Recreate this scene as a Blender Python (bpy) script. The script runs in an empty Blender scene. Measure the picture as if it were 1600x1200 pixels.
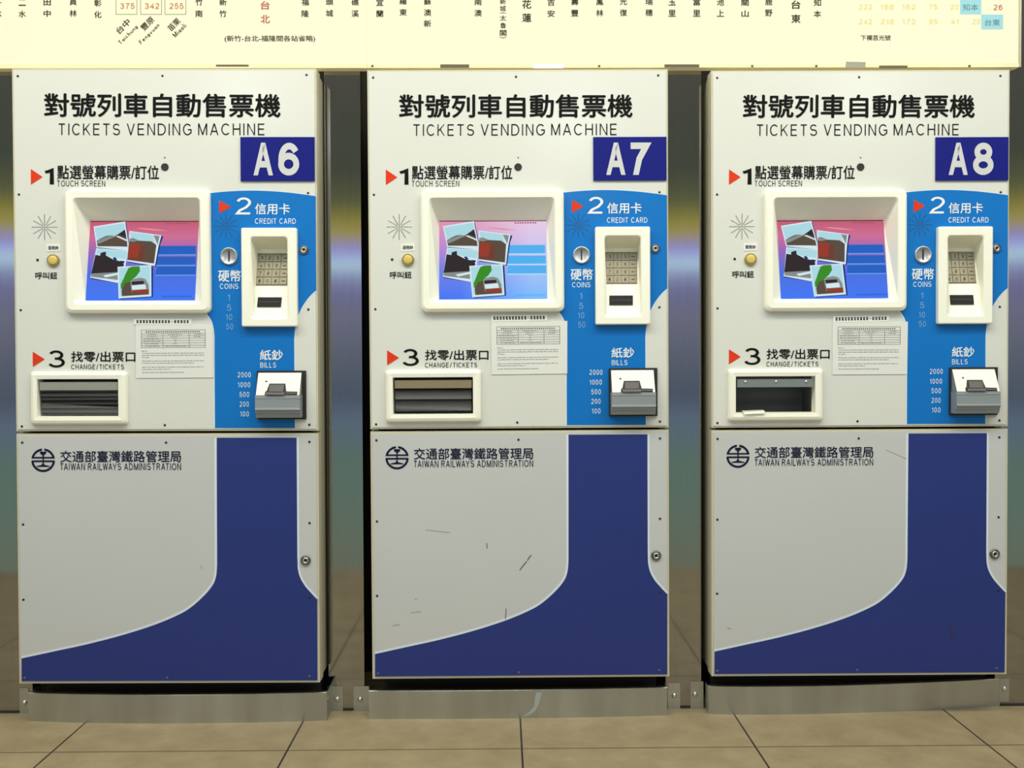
import bpy, bmesh, math, random
from mathutils import Matrix, Vector
S = bpy.context.scene
C = S.collection
random.seed(4)
PI = math.pi

# ------------------------------------------------------------------ camera
F = 1700.0                                        # focal length for a 1600 px wide frame
CAM = Vector((-0.0515, -3.0399, 1.0193))
PITCH, YAW, ROLL = 0.0227, 0.0101, -0.0040
def cam_axes():
    f0 = Vector((math.sin(YAW), math.cos(YAW), 0)); r0 = Vector((math.cos(YAW), -math.sin(YAW), 0)); u0 = Vector((0, 0, 1))
    f1 = f0*math.cos(PITCH) - u0*math.sin(PITCH); u1 = u0*math.cos(PITCH) + f0*math.sin(PITCH)
    return (r0*math.cos(ROLL) + u1*math.sin(ROLL), u1*math.cos(ROLL) - r0*math.sin(ROLL), f1)
AX = cam_axes()
cd = bpy.data.cameras.new('camera'); cam = bpy.data.objects.new('camera', cd); C.objects.link(cam)
cd.sensor_fit = 'HORIZONTAL'; cd.sensor_width = 36.0; cd.lens = F/1600*36.0
m3 = Matrix((AX[0], AX[1], -AX[2])).transposed()
cam.matrix_world = Matrix.Translation(CAM) @ m3.to_4x4()
S.camera = cam

def lin(v):
    v /= 255.0
    return v/12.92 if v <= 0.04045 else ((v + 0.055)/1.055)**2.4
def col(r, g, b, k=1.0): return (lin(r)*k, lin(g)*k, lin(b)*k, 1.0)

# ------------------------------------------------------------------ world: the station hall behind the photographer
W = bpy.data.worlds.new('hall'); S.world = W; W.use_nodes = True
nt = W.node_tree; nt.nodes.clear()
tc = nt.nodes.new('ShaderNodeTexCoord'); sx = nt.nodes.new('ShaderNodeSeparateXYZ')
mr = nt.nodes.new('ShaderNodeMapRange'); rp = nt.nodes.new('ShaderNodeValToRGB')
bg = nt.nodes.new('ShaderNodeBackground'); wo = nt.nodes.new('ShaderNodeOutputWorld')
nt.links.new(tc.outputs['Generated'], sx.inputs[0]); nt.links.new(sx.outputs['Z'], mr.inputs['Value'])
mr.inputs['From Min'].default_value = -0.4; mr.inputs['From Max'].default_value = 0.4
nt.links.new(mr.outputs[0], rp.inputs[0]); nt.links.new(rp.outputs[0], bg.inputs[0]); nt.links.new(bg.outputs[0], wo.inputs[0])
def el(y): return ((562 - y)/1745.0 + 0.4)/0.8
BANDS = [(1240, 118, 106, 84), (960, 108, 102, 84), (800, 94, 112, 100), (720, 90, 112, 102), (655, 90, 104, 124), (620, 76, 86, 100),
         (560, 92, 98, 112), (495, 108, 110, 130), (455, 108, 108, 146), (430, 134, 140, 180), (413, 178, 214, 228), (402, 164, 188, 222),
         (394, 152, 148, 228), (382, 140, 134, 184), (366, 162, 148, 66), (346, 140, 132, 58), (318, 88, 92, 62), (270, 66, 72, 62), (150, 74, 74, 66), (-60, 150, 146, 132)]
ce = rp.color_ramp.elements
ce[0].position = 0.0; ce[0].color = col(74, 76, 74, 1.3)
ce[1].position = min(1.0, el(-100)); ce[1].color = col(150, 146, 132, 1.0)
for (y, r, g, b) in BANDS[1:-1]:
    e = ce.new(el(y)); e.color = col(r, g, b, 2.35)
bg.inputs[1].default_value = 1.0

# ------------------------------------------------------------------ lamps of the hall (fluorescent rows under the ceiling)
def area(name, loc, sx_, sy_, power, color, rot=(0, 0, 0)):
    l = bpy.data.lights.new(name, 'AREA'); l.shape = 'RECTANGLE'; l.size = sx_; l.size_y = sy_; l.energy = power; l.color = color
    o = bpy.data.objects.new(name, l); C.objects.link(o); o.location = loc; o.rotation_euler = rot
    return o
area('ceiling_lamp_row', (-0.1, -1.3, 3.1), 6.0, 0.5, 93, (1.0, 0.955, 0.79), (math.radians(12), 0, 0))
area('hall_lamp_row', (0.0, -2.5, 3.4), 7.0, 0.6, 45, (0.80, 0.98, 1.16), (math.radians(22), 0, 0))
for lx, lz in ((-1.72, 2.73), (0.39, 2.50), (2.27, 2.73)):                 # small round spots further out, whose glare shows softly in the acrylic
    l = bpy.data.lights.new('ceiling_spot_lamp', 'AREA'); l.shape = 'DISK'; l.size = 0.2; l.energy = 6.0; l.color = (0.95, 0.98, 1.0)
    o = bpy.data.objects.new('ceiling_spot_lamp', l); C.objects.link(o); o.location = (lx, -4.0, lz); o.rotation_euler = (math.radians(75), 0, 0)
S.view_settings.view_transform = 'Standard'; S.view_settings.look = 'None'
S.view_settings.exposure = 0.0; S.view_settings.gamma = 1.0

# ------------------------------------------------------------------ materials
MATS = {}
def mat(name, color, rough=0.5, metal=0.0, spec=0.5, emit=None, estr=1.0, coat=0.0):
    if name in MATS: return MATS[name]
    m = bpy.data.materials.new(name); m.use_nodes = True
    b = m.node_tree.nodes['Principled BSDF']
    b.inputs['Base Color'].default_value = color; b.inputs['Roughness'].default_value = rough
    b.inputs['Metallic'].default_value = metal; b.inputs['Specular IOR Level'].default_value = spec
    b.inputs['Coat Weight'].default_value = coat
    if emit:
        b.inputs['Emission Color'].default_value = emit; b.inputs['Emission Strength'].default_value = estr
    MATS[name] = m
    return m
def speckle(m, scale, amount, stretch=(1, 1, 1), rough_amt=0.0, detail=3):
    """slight unevenness of a real surface, on the kick plate painted reflection streaks: multiplies the base colour by a noise about 1"""
    t = m.node_tree; b = t.nodes['Principled BSDF']
    c = t.nodes.new('ShaderNodeTexCoord'); mp = t.nodes.new('ShaderNodeMapping'); n = t.nodes.new('ShaderNodeTexNoise')
    mp.inputs['Scale'].default_value = stretch; n.inputs['Scale'].default_value = scale; n.inputs['Detail'].default_value = detail
    t.links.new(c.outputs['Object'], mp.inputs[0]); t.links.new(mp.outputs[0], n.inputs['Vector'])
    r = t.nodes.new('ShaderNodeMapRange'); r.inputs['To Min'].default_value = 1 - amount; r.inputs['To Max'].default_value = 1 + amount
    t.links.new(n.outputs['Fac'], r.inputs['Value'])
    mx = t.nodes.new('ShaderNodeMix'); mx.data_type = 'RGBA'; mx.blend_type = 'MULTIPLY'; mx.inputs['Factor'].default_value = 1.0
    mx.inputs[6].default_value = b.inputs['Base Color'].default_value[:]
    t.links.new(r.outputs[0], mx.inputs[7]); t.links.new(mx.outputs[2], b.inputs['Base Color'])
    if rough_amt:
        q = t.nodes.new('ShaderNodeMapRange'); r0 = b.inputs['Roughness'].default_value
        q.inputs['To Min'].default_value = r0 - rough_amt; q.inputs['To Max'].default_value = r0 + rough_amt
        t.links.new(n.outputs['Fac'], q.inputs['Value']); t.links.new(q.outputs[0], b.inputs['Roughness'])
    return m
M_PANEL = speckle(mat('cream acrylic', (0.72, 0.73, 0.665, 1), 0.22, spec=0.3), 2.2, 0.02)
M_LOWER = speckle(mat('grey white acrylic', (0.575, 0.59, 0.575, 1), 0.25, spec=0.3), 3.0, 0.03)
M_BLUE = mat('blue vinyl', (0.006, 0.175, 0.56, 1), 0.25, spec=0.25)
M_NAVY = speckle(mat('navy vinyl', (0.025, 0.042, 0.20, 1), 0.3, spec=0.25), 4.0, 0.05)
M_OUTLINE = mat('pale outline', (0.72, 0.80, 0.86, 1), 0.3)
M_RIM = mat('cream enamelled steel', (0.62, 0.58, 0.42, 1), 0.4)
M_CAB = mat('beige enamelled steel', (0.46, 0.43, 0.30, 1), 0.45)
M_BEZEL = mat('cream moulded plastic', (0.97, 0.965, 0.82, 1), 0.35)
M_BLACK = mat('black print', (0.008, 0.0075, 0.007, 1), 0.6, spec=0.08)
M_NAVYINK = mat('navy print', (0.010, 0.012, 0.038, 1), 0.6, spec=0.08)
M_RED = mat('red print', (0.74, 0.045, 0.010, 1), 0.5, spec=0.15)
M_WHITE = mat('white print', (0.82, 0.88, 0.88, 1), 0.4)
M_FAINT = mat('worn white print', (0.22, 0.42, 0.62, 1), 0.4)
M_SIGN = mat('blue sign plate', (0.008, 0.012, 0.20, 1), 0.4, spec=0.15)
M_SIGNTXT = mat('pale sign print', (0.62, 0.63, 0.62, 1), 0.4)
M_DARK = mat('dark recess and shade', (0.030, 0.029, 0.028, 1), 0.7)
M_HOLE = mat('hole', (0.02, 0.017, 0.014, 1), 0.6)
M_CHROME = mat('chrome', (0.72, 0.70, 0.66, 1), 0.30, 1.0)
M_STEELDARK = mat('dark plated steel', (0.22, 0.22, 0.21, 1), 0.3, 1.0)
M_KEYPAD = mat('keypad steel', (0.26, 0.23, 0.15, 1), 0.5, 0.3)
M_KEY = mat('key steel', (0.31, 0.275, 0.18, 1), 0.45, 0.3)
M_GREY = speckle(mat('grey ridged plastic', (0.27, 0.30, 0.31, 1), 0.35), 3.0, 0.08, (1, 1, 60))
M_FACE = mat('white face plate', (0.86, 0.84, 0.72, 1), 0.35)
M_YELLOW = mat('yellow button', (0.72, 0.53, 0.14, 1), 0.3)
M_PAPER = mat('printer paper', (0.78, 0.79, 0.73, 1), 0.7)
M_PAPER2 = mat('white label paper', (0.85, 0.85, 0.78, 1), 0.6)
M_GREYINK = mat('faded print', (0.30, 0.31, 0.30, 1), 0.7)
M_SCUFF = mat('scuff', (0.10, 0.10, 0.095, 1), 0.7)
M_SCUFF2 = mat('faint scuff', (0.40, 0.38, 0.33, 1), 0.7)
M_SMUDGE = mat('smudge on blue', (0.018, 0.027, 0.11, 1), 0.6)
M_TRAY = mat('tray lining', (0.16, 0.165, 0.155, 1), 0.5)
M_TRAYBAR = mat('tray flap bar', (0.30, 0.31, 0.27, 1), 0.35)
M_TAPE = mat('silver tape', (0.32, 0.31, 0.24, 1), 0.5)
M_STEEL = speckle(mat('brushed stainless', (0.385, 0.385, 0.38, 1), 0.055, 1.0), 30, 0.05, (3, 1, 0.15), 0.015)
M_KICK = speckle(mat('brushed kick plate', (0.53, 0.56, 0.54, 1), 0.32, 1.0), 7, 0.30, (1.6, 1.6, 0.2), 0.08)  # strong upright noise puts soft reflection streaks into the colour
M_LIT = mat('backlit acrylic', (0.22, 0.217, 0.17, 1), 0.6, emit=col(255, 252, 214), estr=0.74, spec=0.0)
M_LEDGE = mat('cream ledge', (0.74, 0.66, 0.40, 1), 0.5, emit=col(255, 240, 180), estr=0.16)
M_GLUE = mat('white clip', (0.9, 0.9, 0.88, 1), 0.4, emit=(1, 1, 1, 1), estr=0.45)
M_BINK = mat('board print', (0.035, 0.033, 0.018, 1), 0.7, spec=0.05)
M_BLINE = mat('board thin line', (0.26, 0.24, 0.14, 1), 0.7, spec=0.05)
M_BRED = mat('board red print', (0.36, 0.07, 0.035, 1), 0.6, emit=(0.6, 0.11, 0.04, 1), estr=0.1)
M_BORANGE = mat('board orange print', (0.38, 0.15, 0.045, 1), 0.6, emit=(0.6, 0.25, 0.08, 1), estr=0.2)
M_BYEL = mat('board yellow print', (0.42, 0.34, 0.10, 1), 0.6, emit=(0.85, 0.68, 0.22, 1), estr=0.45)
M_BCYAN = mat('board cyan print', (0.16, 0.33, 0.36, 1), 0.6, emit=(0.32, 0.66, 0.72, 1), estr=0.5)

def smoky():
    m = bpy.data.materials.new('smoky polycarbonate'); m.use_nodes = True; t = m.node_tree
    b = t.nodes['Principled BSDF']; b.inputs['Base Color'].default_value = (0.20, 0.207, 0.20, 1); b.inputs['Roughness'].default_value = 0.6
    b.inputs['Alpha'].default_value = 0.95
    return m
M_SMOKY = smoky()

def floor_material():
    m = bpy.data.materials.new('stone floor tiles'); m.use_nodes = True; t = m.node_tree; b = t.nodes['Principled BSDF']
    N = t.nodes.new; L = t.links.new
    tcn = N('ShaderNodeTexCoord'); sp = N('ShaderNodeSeparateXYZ'); L(tcn.outputs['Object'], sp.inputs[0])
    def mth(op, a, bb=None):
        n = N('ShaderNodeMath'); n.operation = op
        for i, v in enumerate((a, bb)):
            if v is None: continue
            if isinstance(v, (int, float)): n.inputs[i].default_value = v
            else: L(v, n.inputs[i])
        return n.outputs[0]
    def joint(sock, off, size, w):
        a = mth('ADD', sock, off); q = mth('DIVIDE', a, size); fr = mth('FRACT', q)
        d = mth('MINIMUM', fr, mth('SUBTRACT', 1.0, fr))
        return mth('LESS_THAN', d, w/size)
    jx = joint(sp.outputs['X'], 1.227 + 0.613*8, 0.613, 0.0026)
    jy = mth('MULTIPLY', joint(sp.outputs['Y'], 0.214 + 0.613*12, 0.613, 0.0030), 0.72)
    j = mth('MAXIMUM', jx, jy)
    n1 = N('ShaderNodeTexNoise'); n1.inputs['Scale'].default_value = 9; n1.inputs['Detail'].default_value = 8; n1.inputs['Roughness'].default_value = 0.65
    L(tcn.outputs['Object'], n1.inputs['Vector'])
    r = N('ShaderNodeValToRGB'); r.color_ramp.elements[0].position = 0.3; r.color_ramp.elements[1].position = 0.75
    r.color_ramp.elements[0].color = (0.28, 0.215, 0.115, 1); r.color_ramp.elements[1].color = (0.40, 0.32, 0.185, 1)
    L(n1.outputs['Fac'], r.inputs[0])
    mx = N('ShaderNodeMix'); mx.data_type = 'RGBA'; L(j, mx.inputs['Factor']); L(r.outputs[0], mx.inputs[6]); mx.inputs[7].default_value = (0.03, 0.025, 0.02, 1)
    L(mx.outputs[2], b.inputs['Base Color']); b.inputs['Roughness'].default_value = 0.5
    bp = N('ShaderNodeBump'); bp.inputs['Strength'].default_value = 0.05; L(n1.outputs['Fac'], bp.inputs['Height']); L(bp.outputs[0], b.inputs['Normal'])
    return m

# ------------------------------------------------------------------ helpers
def link(name, bm, mats, parent=None, smooth=False):
    me = bpy.data.meshes.new(name); bm.to_mesh(me); bm.free()
    for m in (mats if isinstance(mats, (list, tuple)) else [mats]): me.materials.append(m)
    if smooth: me.polygons.foreach_set('use_smooth', [True]*len(me.polygons))
    o = bpy.data.objects.new(name, me); C.objects.link(o)
    if parent: o.parent = parent
    return o
def empty(name, loc=(0, 0, 0), rot=(0, 0, 0)):
    o = bpy.data.objects.new(name, None); C.objects.link(o); o.location = loc; o.rotation_euler = rot; o.empty_display_size = 0.1
    return o
def tag(o, label=None, cat=None, group=None, kind=None):
    if label: o['label'] = label
    if cat: o['category'] = cat
    if group: o['group'] = group
    if kind: o['kind'] = kind
    return o
def box(bm, x0, x1, y0, y1, z0, z1, mi=0, skip=()):
    v = [bm.verts.new(p) for p in ((x0, y0, z0), (x1, y0, z0), (x1, y1, z0), (x0, y1, z0), (x0, y0, z1), (x1, y0, z1), (x1, y1, z1), (x0, y1, z1))]
    fs = {'bottom': (3, 2, 1, 0), 'top': (4, 5, 6, 7), 'front': (0, 1, 5, 4), 'right': (1, 2, 6, 5), 'back': (2, 3, 7, 6), 'left': (3, 0, 4, 7)}
    for k, f in fs.items():
        if k in skip: continue
        bm.faces.new([v[i] for i in f]).material_index = mi
def prism(bm, pts, y0, y1, mi=0):
    """closed outline in (x,z), front at y0, back at y1"""
    a = [bm.verts.new((x, y0, z)) for x, z in pts]; b = [bm.verts.new((x, y1, z)) for x, z in pts]; n = len(pts)
    for f in ([a, list(reversed(b))]): bm.faces.new(f).material_index = mi
    for i in range(n):
        bm.faces.new((a[i], b[i], b[(i+1) % n], a[(i+1) % n])).material_index = mi
def fill(bm, outer, holes=(), y=0.0, thick=0.0, mi=0):
    """flat outline in (x,z) with holes, facing -y; thick > 0 adds its edges going back"""
    edges = []; loops = []
    for lp in [outer] + list(holes):
        vs = [bm.verts.new((x, y, z)) for x, z in lp]; loops.append(vs)
        edges += [bm.edges.new((vs[i], vs[(i+1) % len(vs)])) for i in range(len(vs))]
    r = bmesh.ops.triangle_fill(bm, use_beauty=True, use_dissolve=False, edges=edges, normal=(0, -1, 0))
    for g in r['geom']:
        if isinstance(g, bmesh.types.BMFace):
            g.material_index = mi
            if g.normal.y > 0: g.normal_flip()
    if thick:
        for vs in loops:
            bk = [bm.verts.new((v.co.x, y + thick, v.co.z)) for v in vs]; n = len(vs)
            for i in range(n): bm.faces.new((vs[i], bk[i], bk[(i+1) % n], vs[(i+1) % n])).material_index = mi
def disc(bm, x, z, y, r, n=20, mi=0):
    v = [bm.verts.new((x + r*math.cos(2*PI*i/n), y, z + r*math.sin(2*PI*i/n))) for i in range(n)]
    f = bm.faces.new(v); f.material_index = mi; f.normal_update()
    if f.normal.y > 0: f.normal_flip()
def lathe(bm, x, z, prof, n=28, mis=None):
    """profile of (radius, y) turned about a y axis through (x,z)"""
    rings = [[bm.verts.new((x + r*math.cos(2*PI*i/n), y, z + r*math.sin(2*PI*i/n))) for i in range(n)] for r, y in prof]
    for k in range(len(rings)-1):
        for i in range(n):
            f = bm.faces.new((rings[k][i], rings[k][(i+1) % n], rings[k+1][(i+1) % n], rings[k+1][i]))
            f.material_index = mis[k] if mis else 0
    f = bm.faces.new(rings[-1]); f.material_index = mis[-1] if mis else 0
def rrect(x0, x1, z0, z1, r, n=5):
    pts = []
    for (cx, cz, a0) in ((x1-r, z1-r, 0), (x0+r, z1-r, 90), (x0+r, z0+r, 180), (x1-r, z0+r, 270)):
        for i in range(n+1):
            a = math.radians(a0 + 90*i/n); pts.append((cx + r*math.cos(a), cz + r*math.sin(a)))
    return pts
def loft(bm, loops, cap=False, mi=0):
    rs = [[bm.verts.new(p) for p in lp] for lp in loops]; n = len(rs[0])
    for k in range(len(rs)-1):
        for i in range(n):
            bm.faces.new((rs[k][i], rs[k+1][i], rs[k+1][(i+1) % n], rs[k][(i+1) % n])).material_index = mi
    if cap: bm.faces.new(list(reversed(rs[-1]))).material_index = mi
def finish(bm): bmesh.ops.recalc_face_normals(bm, faces=bm.faces)

# measured frames: pixels of the photograph -> metres on the front of one machine
MW, MH = 0.8368, 1.7028
CORN = {'A6': ((17, 107), (495, 105.3), (31, 1067), (498.7, 1069.5)), 'A7': ((573, 109.7), (1043, 108.3), (583, 1059), (1046, 1058.3)),
        'A8': ((1111.3, 110.7), (1577, 109.7), (1111.7, 1054), (1574.6, 1055))}
POSE = {'A6': (-0.9774, 0.1204, -0.0042, -0.0023, -0.0161), 'A7': (0.0, 0.1221, -0.0021, 0.0019, 0.0058), 'A8': (0.9585, 0.1208, -0.0035, 0.001, 0.0102)}
def on(n, px, py, d=0.0):
    """pixel of machine n -> local (x, z) at depth d behind its front"""
    (tl, tr, bl, br) = CORN[n]; u, v = 0.5, 0.5
    for _ in range(8):
        xl = tl[0] + (bl[0]-tl[0])*v; xr = tr[0] + (br[0]-tr[0])*v; u = (px - xl)/(xr - xl)
        yt = tl[1] + (tr[1]-tl[1])*u; yb = bl[1] + (br[1]-bl[1])*u; v = (py - yt)/(yb - yt)
    x = (u - 0.5)*MW; z = (1 - v)*MH
    p = POSE[n]; cx = CAM.x - p[0]; cz = CAM.z - p[1]; D = p[4] - CAM.y
    return (x + (x - cx)*d/D, z + (z - cz)*d/D)
def P(px, py, d=0.0): return on('A7', px, py, d)
def P3(px, py, d=0.0):
    x, z = P(px, py, d); return (x, d, z)
PX = MW/466.5                                       # metres per pixel on the machine front
def prect(x0, x1, y0, y1, r, d=0.0):
    a = P(x0, y1, d); b = P(x1, y0, d)
    return rrect(a[0], b[0], a[1], b[1], max(r*PX, 1e-4))
def at(px, py, Y):
    d = AX[2] + AX[0]*((px-800)/F) - AX[1]*((py-600)/F); return CAM + d*((Y - CAM.y)/d.y)
def on_floor(px, py):
    d = AX[2] + AX[0]*((px-800)/F) - AX[1]*((py-600)/F); return CAM - d*(CAM.z/d.z)

# plain sans capitals, figures and a few small letters as strokes on a 0..1 high grid: width, then polylines ('o' entries are arcs: cx, cy, rx, ry, from, to)
def _arc(cx, cy, rx, ry, a0, a1, n=10): return [(cx + rx*math.cos(math.radians(a0+(a1-a0)*i/n)), cy + ry*math.sin(math.radians(a0+(a1-a0)*i/n))) for i in range(n+1)]
SANS = {
 'A': (.66, [[(0, 0), (.31, 1), (.35, 1), (.66, 0)], [(.11, .3), (.55, .3)]]),
 'B': (.58, [[(.3, .53), (0, .53), (0, 1), (.3, 1)] + _arc(.3, .765, .25, .235, 90, -90), [(0, .53), (0, 0), (.32, 0)] + _arc(.32, .265, .26, .265, -90, 90)]),
 'C': (.68, [_arc(.36, .5, .36, .5, 42, 318, 22)]),
 'D': (.64, [[(0, 0), (0, 1), (.26, 1)] + _arc(.26, .5, .38, .5, 90, -90, 16) + [(0, 0)]]),
 'E': (.54, [[(.54, 1), (0, 1), (0, 0), (.54, 0)], [(0, .53), (.5, .53)]]),
 'F': (.5, [[(.5, 1), (0, 1), (0, 0)], [(0, .5), (.44, .5)]]),
 'G': (.72, [_arc(.36, .5, .36, .5, 42, 318, 22) + [(.7, .2), (.7, .48), (.4, .48)]]),
 'H': (.6, [[(0, 0), (0, 1)], [(.6, 0), (.6, 1)], [(0, .53), (.6, .53)]]),
 'I': (0, [[(0, 0), (0, 1)]]),
 'K': (.6, [[(0, 0), (0, 1)], [(.58, 1), (.02, .38)], [(.2, .58), (.6, 0)]]),
 'L': (.48, [[(0, 1), (0, 0), (.48, 0)]]),
 'M': (.72, [[(0, 0), (0, 1)], [(.01, 1), (.355, 0), (.365, 0), (.71, 1)], [(.72, 1), (.72, 0)]]),
 'N': (.6, [[(0, 0), (0, 1)], [(.01, 1), (.59, 0)], [(.6, 0), (.6, 1)]]),
 'O': (.76, [_arc(.38, .5, .38, .5, 0, 360, 28)]),
 'R': (.6, [[(0, 0), (0, 1), (.32, 1)] + _arc(.32, .76, .26, .24, 90, -90) + [(0, .52)], [(.32, .52), (.6, 0)]]),
 'S': (.58, [_arc(.29, .75, .27, .25, 25, 250, 14) + _arc(.29, .265, .29, .265, 75, -160, 16)]),
 'T': (.6, [[(0, 1), (.6, 1)], [(.3, 1), (.3, 0)]]),
 'U': (.6, [[(0, 1), (0, .3)] + _arc(.3, .3, .3, .3, 180, 360, 14) + [(.6, 1)]]),
 'V': (.64, [[(0, 1), (.31, 0), (.33, 0), (.64, 1)]]),
 'W': (.94, [[(0, 1), (.23, 0), (.25, 0), (.46, 1), (.48, 1), (.69, 0), (.71, 0), (.94, 1)]]),
 'Y': (.64, [[(0, 1), (.32, .42), (.64, 1)], [(.32, .42), (.32, 0)]]),
 '0': (.54, [_arc(.27, .5, .27, .5, 0, 360, 26)]),
 '1': (.3, [[(0, .78), (.14, .83), (.27, 1), (.27, 0)]]),
 '2': (.54, [_arc(.27, .73, .25, .27, 165, -25, 14) + [(.36, .4), (.1, .2), (0, 0), (.54, 0)]]),
 '3': (.54, [_arc(.25, .76, .23, .24, 160, -90, 14) + [(.2, .52)], [(.2, .53)] + _arc(.26, .265, .28, .265, 90, -160, 16)]),
 '4': (.56, [[(.44, 0), (.44, 1), (0, .3), (.56, .3)]]),
 '5': (.54, [[(.5, 1), (.1, 1), (.04, .5)] + _arc(.26, .32, .28, .32, 130, -155, 16)]),
 '6': (.54, [_arc(.27, .31, .27, .31, 0, 360, 22), [(.01, .34)] + _arc(.29, .5, .28, .5, 180, 35, 14)]),
 '7': (.54, [[(0, 1), (.54, 1), (.3, .5), (.18, 0)]]),
 '8': (.54, [_arc(.27, .765, .22, .235, 0, 360, 22), _arc(.27, .265, .27, .265, 0, 360, 22)]),
 '9': (.54, [_arc(.27, .69, .27, .31, 0, 360, 22), [(.53, .66)] + _arc(.25, .5, .28, .5, 0, -145, 14)]),
 '/': (.36, [[(0, -.08), (.36, 1.06)]]), '-': (.36, [[(0, .38), (.36, .38)]]), '*': (.4, [[(0, .5), (.4, .5)], [(.1, .75), (.3, .25)], [(.3, .75), (.1, .25)]]),
 '#': (.5, [[(.12, 0), (.2, 1)], [(.36, 0), (.44, 1)], [(0, .65), (.5, .65)], [(0, .32), (.5, .32)]]),
 'a': (.42, [_arc(.2, .26, .2, .26, 0, 360, 16), [(.42, .54), (.42, 0)]]), 'c': (.4, [_arc(.22, .27, .22, .27, 50, 310, 12)]), 'e': (.44, [[(.02, .28), (.44, .28)] + _arc(.22, .27, .22, .27, 0, 310, 14)]),
 'g': (.42, [_arc(.2, .27, .2, .27, 0, 360, 16), [(.42, .54), (.42, -.05)] + _arc(.21, -.03, .21, .19, 0, -150, 8)]), 'h': (.4, [[(0, 0), (0, 1)], [(0, .36)] + _arc(.2, .34, .2, .2, 150, 0, 8) + [(.4, 0)]]),
 'i': (0, [[(0, 0), (0, .54)], [(0, .76), (0, .9)]]), 'l': (0, [[(0, 0), (0, 1)]]), 'n': (.4, [[(0, 0), (0, .54)], [(0, .36)] + _arc(.2, .34, .2, .2, 150, 0, 8) + [(.4, 0)]]), 'o': (.44, [_arc(.22, .27, .22, .27, 0, 360, 16)]),
 'u': (.4, [[(0, .54), (0, .2)] + _arc(.2, .2, .2, .2, 180, 360, 8) + [(.4, .54)], [(.4, .3), (.4, 0)]]), 'y': (.44, [[(0, .54), (.22, 0)], [(.44, .54), (.16, -.2)]]),
}
def stroke(pts, w):
    """outline quads along a polyline, mitred at its bends; returns (verts, faces)"""
    q = [pts[0]]
    for p in pts[1:]:
        if math.hypot(p[0]-q[-1][0], p[1]-q[-1][1]) > 1e-4: q.append(p)
    n = len(q); closed = n > 3 and math.hypot(q[0][0]-q[-1][0], q[0][1]-q[-1][1]) < 1e-3
    L_, R_ = [], []
    for i in range(n):
        a = q[i-1] if i > 0 else (q[-2] if closed else None); b = q[i+1] if i < n-1 else (q[1] if closed else None); p = q[i]
        def nrm(s, e): d = math.hypot(e[0]-s[0], e[1]-s[1]); return (-(e[1]-s[1])/d, (e[0]-s[0])/d)
        if a is None: m = nrm(p, b); k = 1
        elif b is None: m = nrm(a, p); k = 1
        else:
            n1, n2 = nrm(a, p), nrm(p, b); mx_, my_ = n1[0]+n2[0], n1[1]+n2[1]; l = math.hypot(mx_, my_)
            if l < 0.35: mx_, my_, l = n1[0], n1[1], 1
            m = (mx_/l, my_/l); k = min(2.4, 1/max(0.3, m[0]*n1[0] + m[1]*n1[1]))
        L_.append((p[0]+m[0]*w/2*k, p[1]+m[1]*w/2*k)); R_.append((p[0]-m[0]*w/2*k, p[1]-m[1]*w/2*k))
    return L_ + R_, [(i, i+1, n+i+1, n+i) for i in range(n-1)]
GC = {}
KERN = {'LW', 'LY', 'LT', 'LV', 'WA', 'AW', 'AY', 'YA', 'AT', 'TA', 'AV', 'VA', 'RY', 'DA', 'AD'} - {'DA', 'AD'}
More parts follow.
